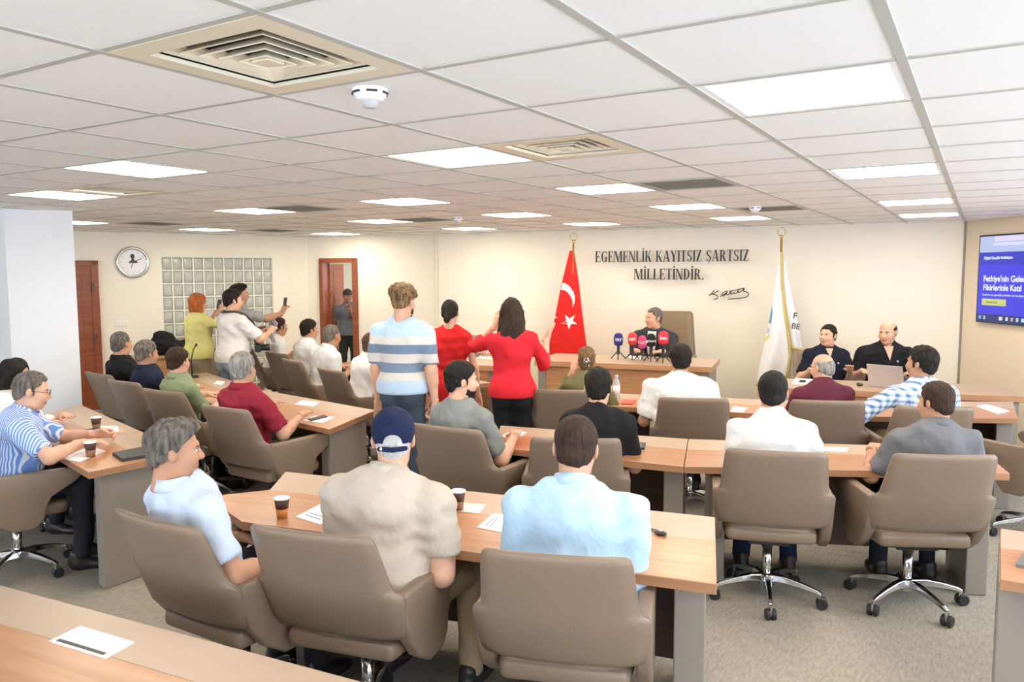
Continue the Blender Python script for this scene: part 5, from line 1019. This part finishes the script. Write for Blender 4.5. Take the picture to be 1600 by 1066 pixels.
def glyph(c):
    T, t = .15, .05
    if c == 'I': return stem(.06, T), .27
    if c == 'İ': return stem(.06, T)+[rc(.06, 1.09, .06+T, 1.23)], .27
    if c == 'E': return stem(.06, T)+[rc(.06, 1-t, .50, 1), rc(.45, .80, .50, 1), rc(.06, 0, .53, t), rc(.48, 0, .53, .22), rc(.2, .47, .38, .53), rc(.35, .38, .39, .62)], .57
    if c == 'L': return stem(.06, T)+[rc(.06, 0, .50, t), rc(.45, 0, .50, .25)], .54
    if c == 'T': return stem(.2, T, 0, 1)+[rc(.02, 1-t, .53, 1), rc(.02, .78, .06, 1), rc(.49, .78, .53, 1)], .55
    if c == 'M': return stem(.03, .06)+stem(.60, T)+diag(.34, 0, .06, 1, .15)+diag(.34, 0, .60, 1, .05), .82
    if c == 'N': return stem(.04, .06)+stem(.50, .06)+diag(.42, 0, .04, 1, .14), .63
    if c == 'K': return stem(.06, T)+diag(.2, .42, .46, 1, .06)+diag(.43, 0, .24, .55, .16)+[rc(.40, 0, .64, .045), rc(.40, .955, .60, 1)], .66
    if c == 'A': return diag(.04, 0, .28, 1, .05)+diag(.46, 0, .26, 1, .15)+[rc(.14, .28, .5, .34), rc(-.02, 0, .16, .045), rc(.40, 0, .66, .045)], .66
    if c == 'Y': return [rc(.24, 0, .39, .46)]+diag(.24, .42, .02, 1, .16)+diag(.33, .42, .50, 1, .05)+[rc(.17, 0, .46, .045), rc(-.03, .955, .22, 1), rc(.42, .955, .62, 1)], .61
    if c == 'Z': return [rc(.03, 1-t, .50, 1), rc(.03, .78, .07, 1), rc(.03, 0, .52, t), rc(.48, 0, .52, .24)]+diag(.03, .03, .33, .97, .17), .56
    if c == 'D': return stem(.06, T)+arcstrip(.2, .5, .36, .5, -PI/2, PI/2, .05, .15), .62
    if c == 'R': return stem(.06, T)+arcstrip(.2, .74, .30, .26, -PI/2, PI/2, .05, .14)+diag(.42, 0, .24, .5, .15)+[rc(.42, 0, .62, .045)], .63
    if c == 'G': return arcstrip(.31, .5, .29, .51, PI*.27, PI*1.78, .05, .15, 20)+[rc(.42, .04, .56, .45), rc(.36, .41, .60, .455), rc(.5, .74, .54, .98)], .64
    if c in 'SŞ':
        g = arcstrip(.25, .735, .21, .265, PI*.18, PI*1.5, .05, .13)+arcstrip(.25, .265, .21, .265, -PI*.82, PI*.5, .05, .13)+diag(.34, .38, .08, .62, .12)+[rc(.41, .74, .45, .97), rc(.03, .03, .07, .26)]
        if c == 'Ş': g += [rc(.22, -.1, .27, 0)]+arcstrip(.24, -.14, .08, .07, -PI*.7, PI*.5, .03, .04, 8)
        return g, .50
    if c == '.': return [rc(.05, 0, .18, .13)], .24
    return [], .30
LET = mat('lettering_black', (.015, .014, .012), .4)
sign = link('wall_lettering', None, None, (0, 0, 0)); tag(sign, 'two lines of raised black serif capital letters on the back wall', 'wall sign')
rb = math.atan2(db[1], db[0])
def letters(txt, x0, x1, yt, yb):
    a, b_ = atplane(x0, yb, BA, nb), atplane(x1, yb, BA, nb); Ht = atplane((x0+x1)/2, yt, BA, nb)[2]-atplane((x0+x1)/2, yb, BA, nb)[2]; zb = (a[2]+b_[2])/2; W_ = np.hypot(*(b_[:2]-a[:2])); adv = sum(glyph(c)[1]+.03 for c in txt); sx = W_/adv; x = 0
    for c in txt:
        g, wd = glyph(c)
        if g:
            b = MB()
            for k, poly in enumerate(g):
                b.prism([(p[0]*sx, p[1]*Ht) for p in poly], 0, .010+.0004*(k % 4))
            o = a[:2]+(b_[:2]-a[:2])/W_*x*sx+nb*.002; link('letter', b.mesh('letter', LET), sign, (o[0], o[1], zb), (PI/2, 0, rb))
        x += wd+.03
letters('EGEMENLİK KAYITSIZ ŞARTSIZ', 930, 1171, 391.5, 409); letters('MİLLETİNDİR.', 991, 1101, 420, 437)
strokes = [[(1210, 448), (1185, 480), (1160, 502), (1165, 494), (1195, 488), (1225, 470), (1250, 455)], [(1180, 492), (1215, 495), (1240, 512), (1235, 532), (1200, 542)], [(1265, 517), (1290, 480), (1325, 462), (1330, 475), (1300, 505), (1285, 505), (1320, 480)],
    [(1325, 470), (1325, 490), (1340, 495), (1370, 462), (1360, 490), (1375, 488), (1395, 475), (1400, 485), (1420, 480), (1445, 450), (1435, 475), (1455, 470), (1480, 450), (1497, 428), (1485, 462), (1500, 460)], [(1350, 462), (1400, 455), (1470, 438), (1497, 430)], [(1500, 462), (1535, 485), (1520, 515), (1450, 530), (1340, 538)]]
b = MB(); b.smooth = True
for st in strokes:
    P_ = [atplane(920+x/6.154, 380+y/6.15, BA, nb)+np.array([nb[0], nb[1], 0])*.008 for x, y in st]; pp = []
    for i in range(len(P_)-1):
        p0, p1, p2, p3 = P_[max(i-1, 0)], P_[i], P_[i+1], P_[min(i+2, len(P_)-1)]
        for u in (0, .25, .5, .75): pp.append(.5*((2*p1)+(-p0+p2)*u+(2*p0-5*p1+4*p2-p3)*u*u+(-p0+3*p1-3*p2+p3)*u**3))
    b.tube(pp+[P_[-1]], .0065, 6)
o = link('wall_signature', b.mesh('wall_signature', LET)); tag(o, 'flowing black cursive signature on the wall under the lettering', 'wall sign')
# ------------------------------------------------------------------ flags
def fpt(px, py, off): return atplane(px, py, BA+nb*off, nb)
N3 = np.array([nb[0], nb[1], 0.])
def interp(poly, y):
    ys = [p[1] for p in poly]; return float(np.interp(y, ys, [p[0] for p in poly]))
def lobe(left, right, y0, y1, off, bulge, m, name, parent, folds=2.5, amp=.03, slant=0, ns=18, nv=26):
    V = []; F = []
    def pt(u, y): 
        k = min(1, (y-y0)/(y1-y0)*1.2); return fpt(interp(left, y)+(interp(right, y)-interp(left, y))*u, y+slant*u*k, off)+N3*(bulge*math.sin(PI*u)*k+amp*k*math.sin(u*folds*2*PI+y*.02))
    for i in range(nv+1):
        y = y0+(y1-y0)*i/nv
        for j in range(ns+1): V.append(pt(j/ns, y))
    n = len(V); V += [v-N3*.004 for v in V]; w_ = ns+1
    for i in range(nv):
        for j in range(ns): a = i*w_+j; F += [(a, a+1, a+w_+1, a+w_), (a+n, a+w_+n, a+w_+1+n, a+1+n)]
    for i in range(nv):
        for j in (0, ns): a = i*w_+j; F.append((a, a+w_, a+w_+n, a+n))
    for j in range(ns): F += [(j, j+1, j+1+n, j+n), (nv*w_+j, nv*w_+j+1, nv*w_+j+1+n, nv*w_+j+n)]
    b = MB(); b.smooth = True; b.add(V, F); return link(name, b.mesh(name, m, smooth=True), parent), pt
def flagpole(label, px, ytop, yb, off, cx_, gold=True):
    base = fpt(cx_, yb, off); t = thing('flag', label, 'flag', (0, 0, 0)); zt = fpt(px, ytop, off); b = MB(); b.smooth = True; z0 = .15 if px < 1100 else 0.
    b.tube([(base[0], base[1], z0+.03), fpt(px, ytop+18, off)], .014, 10); link('pole', b.mesh('flag_pole', GOLD), t); b = MB(); b.lathe([(.16, z0), (.16, z0+.02), (.03, z0+.05), (.02, z0+.1)], 20, (base[0], base[1], 0)); link('base', b.mesh('flag_base', GOLD), t)
    c = fpt(px, ytop+5, off); b = MB(); b.smooth = True; e = np.array([db[0], db[1], 0])
    b.tube([c+e*.045*math.cos(a)+np.array([0, 0, .05*math.sin(a)]) for a in np.linspace(PI*.75, PI*2.6, 20)], .006, 6); b.tube([fpt(px, ytop+10, off), fpt(px, ytop+18, off)], .012, 8); b.ell(fpt(px, ytop+13, off), (.02, .02, .025)); link('finial', b.mesh('flag_finial', GOLD), t); return t
FLR = F_('flag_red', (.74, .022, .02)); FLW = F_('flag_white', (.86, .86, .88))
t = flagpole('draped red flag with white crescent and star beside the head desk', 896, 365, 600, .42, 890)
l_ = [(890, 392), (876, 450), (866, 500), (858, 535), (857, 590)]; r_ = [(897, 392), (904, 440), (910, 490), (917, 540), (919, 590)]
ob, pt = lobe(l_, r_, 392, 585, .42, .05, FLR, 'cloth', t, 1.5, .022)
def onflag(pts, m, name, l__, r__, pt_, par, th=.007):
    V = []
    for x, y in pts: L_, R__ = interp(l__, y), interp(r__, y); V.append(pt_(min(max((x-L_)/(R__-L_), 0), 1), y)+N3*th)
    c = sum(V)/len(V); n = len(V); b = MB(); b.add([*V], [tuple(range(n))]); bm = bmesh.new(); me = b.mesh(name, m); bm.from_mesh(me); bmesh.ops.triangulate(bm, faces=bm.faces); bm.to_mesh(me); bm.free(); return link(name, me, par)
sc = lambda L_: [(840+x/5.2, 355+y/5.2) for x, y in L_]
WH = mat('flag_emblem_white', (.86, .85, .84), .8)
outer = [(205, 452), (228, 458), (250, 470), (270, 488), (285, 510), (297, 535), (303, 560), (305, 585), (303, 610), (290, 650)]; inner = [(190, 508), (214, 512), (235, 520), (254, 535), (270, 555), (281, 578), (288, 600), (290, 620), (289, 635)]
for i in range(9): onflag(sc([outer[i], outer[i+1], inner[min(i+1, 8)], inner[i]]) if i < 8 else sc([outer[8], outer[9], inner[8]]), WH, 'crescent', l_, r_, pt, t)
star = [(265+(66 if k % 2 == 0 else 25)*math.sin(k*PI/5+3.2), 765-(66 if k % 2 == 0 else 25)*math.cos(k*PI/5+3.2)) for k in range(10)]
for k in range(10): onflag(sc([(265, 765), star[k], star[(k+1) % 10]]), WH, 'star', l_, r_, pt, t)
onflag(sc([(136, 738), (146, 725), (163, 739)]), WH, 'crescent_tip', l_, r_, pt, t)
t = flagpole('draped white flag with gold fringe beside the laptop desk', 1221, 357, 620, .5, 1216)
lL = [(1219, 392), (1214, 430), (1206, 480), (1196, 530), (1187, 570), (1181, 604)]; lR = [(1221, 392), (1221, 440), (1226, 490), (1232, 535), (1235, 570), (1228, 604)]
ob, pL = lobe(lL, lR, 392, 602, .50, .06, FLW, 'cloth_fold', t, 1.3, .02, -10); rR = [(1223, 392), (1233, 440), (1245, 490), (1253, 530), (1257, 546)]; rL = [(1221, 392), (1221, 440), (1226, 490), (1231, 533), (1232, 540)]
ob, pR = lobe(rL, rR, 392, 540, .46, .05, FLW, 'cloth_fold', t, 1.0, .015, 9); gL = [(1225, 500), (1230, 540), (1230, 596)]; gR = [(1246, 500), (1255, 548), (1250, 600)]
lobe(gL, gR, 500, 596, .40, .03, FLW, 'cloth_fold', t, 1.2, .015)
FR = mat('gold_fringe', (.66, .52, .16), .6, bump=.6, bscale=120)
for nm, pts in (('fringe', [pL(1, y)+N3*.006 for y in np.linspace(394, 602, 24)]), ('fringe', [pR(u, 540)+N3*.006 for u in np.linspace(0, 1, 10)]), ('fringe', [pL(u, 602)+N3*.006 for u in np.linspace(0, 1, 12)])):
    b = MB(); b.smooth = True; b.tube(pts, .017, 6); link(nm, b.mesh('gold_fringe', FR), t)
onflag([(1205, 477), (1207, 490), (1205, 507), (1200, 505)], mat('logo_blue', (.12, .30, .50), .7), 'emblem', lL, lR, pL, t); onflag([(1199+4*math.cos(a), 517+5*math.sin(a)) for a in np.linspace(0, 2*PI, 12)[:-1]], mat('logo_violet', (.50, .50, .72), .7), 'emblem', lL, lR, pL, t); onflag([(1195, 528), (1202, 522), (1202, 528), (1194, 534)], mat('logo_green', (.55, .66, .06), .7), 'emblem', lL, lR, pL, t)
for txt, px, py, sz in (('F', 1243, 493, .105), ('BE', 1244, 509, .095)):
    p = fpt(px-1, py, .46)+N3*.16; me = textmesh('flag_text', txt, sz, LET, .001, .0012); link('letter', me, t, p, (PI/2, .14, rb))
# ------------------------------------------------------------------ wall screen
rt_ = math.atan2(dt[1], dt[0]); tl = atplane(1528, 368, BB+nt*.07, nt); bl_ = atplane(1524, 503, BB+nt*.07, nt); TH = tl[2]-bl_[2]; TW = TH*1.77; base = (tl+bl_)/2
t = link('wall_screen', None, None, (base[0], base[1], bl_[2]), (0, 0, rt_)); tag(t, 'large wall-mounted television showing a blue web page', 'television')
b = MB(); b.box((TW/2, .035, TH/2), (TW, .05, TH)); link('bezel', b.mesh('tv_bezel', BLACKP, .006), t); b = MB(); b.box((TW/2, .06, TH/2), (.5, .03, .4)); link('wall_bracket', b.mesh('tv_bracket', BLACKP), t)
def scr(name, x0, x1, y0, y1, col, est, d=0):
    b = MB(); b.box(((x0+x1)/2*TW, .0088-.0012*d, (y0+y1)/2*TH), ((x1-x0)*TW, .0012, (y1-y0)*TH)); link(name, b.mesh(name, mat('screen_%s_%g' % (name, x0), (0, 0, 0), .3, emit=col, est=est)), t)
scr('page', .012, .988, .10, .80, (.055, .05, .86), .85); scr('page_header', .012, .988, .66, .80, (.03, .05, .62), .85, 1); scr('browser_bar', .012, .988, .80, .98, (.52, .60, .92), .85); scr('browser_tab', .15, .5, .92, .975, (.78, .70, .95), .9, 1); scr('address_bar', .14, .9, .87, .905, (.72, .76, .95), .9, 1); scr('taskbar', .012, .988, .015, .10, (.02, .04, .22), .8); scr('button', .055, .275, .20, .275, (.62, .68, .22), .9, 1)
TX = mat('screen_text', (0, 0, 0), .3, emit=(.85, .88, 1), est=1.0); TD = mat('screen_text_dark', (.02, .02, .05), .5)
def scrtext(body, x, y, size, m, bold=0):
    me = textmesh('screen_text', body, size, m, .0004, bold); xs = [v.co.x for v in me.vertices]; link('screen_text', me, t, (x*TW-min(xs), .004, y*TH), (PI/2, 0, 0))
scrtext("Fethiye'nin Geleceğine", .065, .50, TH*.095, TX, .002); scrtext("Fikirlerinle Katıl", .065, .40, TH*.095, TX, .002); scrtext('Dijital Gençlik Politikaları', .06, .735, TH*.045, TX, .001); scrtext('Gençlerin sesi, geleceğin politikaları için buradayız', .06, .32, TH*.032, TX); scrtext('Hemen Katıl', .10, .237, TH*.035, TD)
for k, c in enumerate(((.2, .5, .9), (.6, .6, .7), (.8, .85, .9), (.9, .9, .95), (.75, .45, .6), (.6, .8, .9), (.5, .85, .95), (.9, .9, .9))): scr('taskbar_icon', (.03, .075, .22, .28, .325, .37, .415, .46)[k], (.055, .095, .25, .30, .345, .39, .44, .48)[k], .04, .08, c, .8, 1+.1*k)
# unseen lamp added to brighten the corridor beyond the open door
pcor = (V2(oA)+V2(oB))/2-nd*1.2; t = thing('ceiling_light', 'added unseen square panel light brightening the corridor beyond the open door', 'ceiling light', (pcor[0], pcor[1], CEIL+.05), 0); link('diffuser', lit_me, t); link('light_frame', frm_me, t)
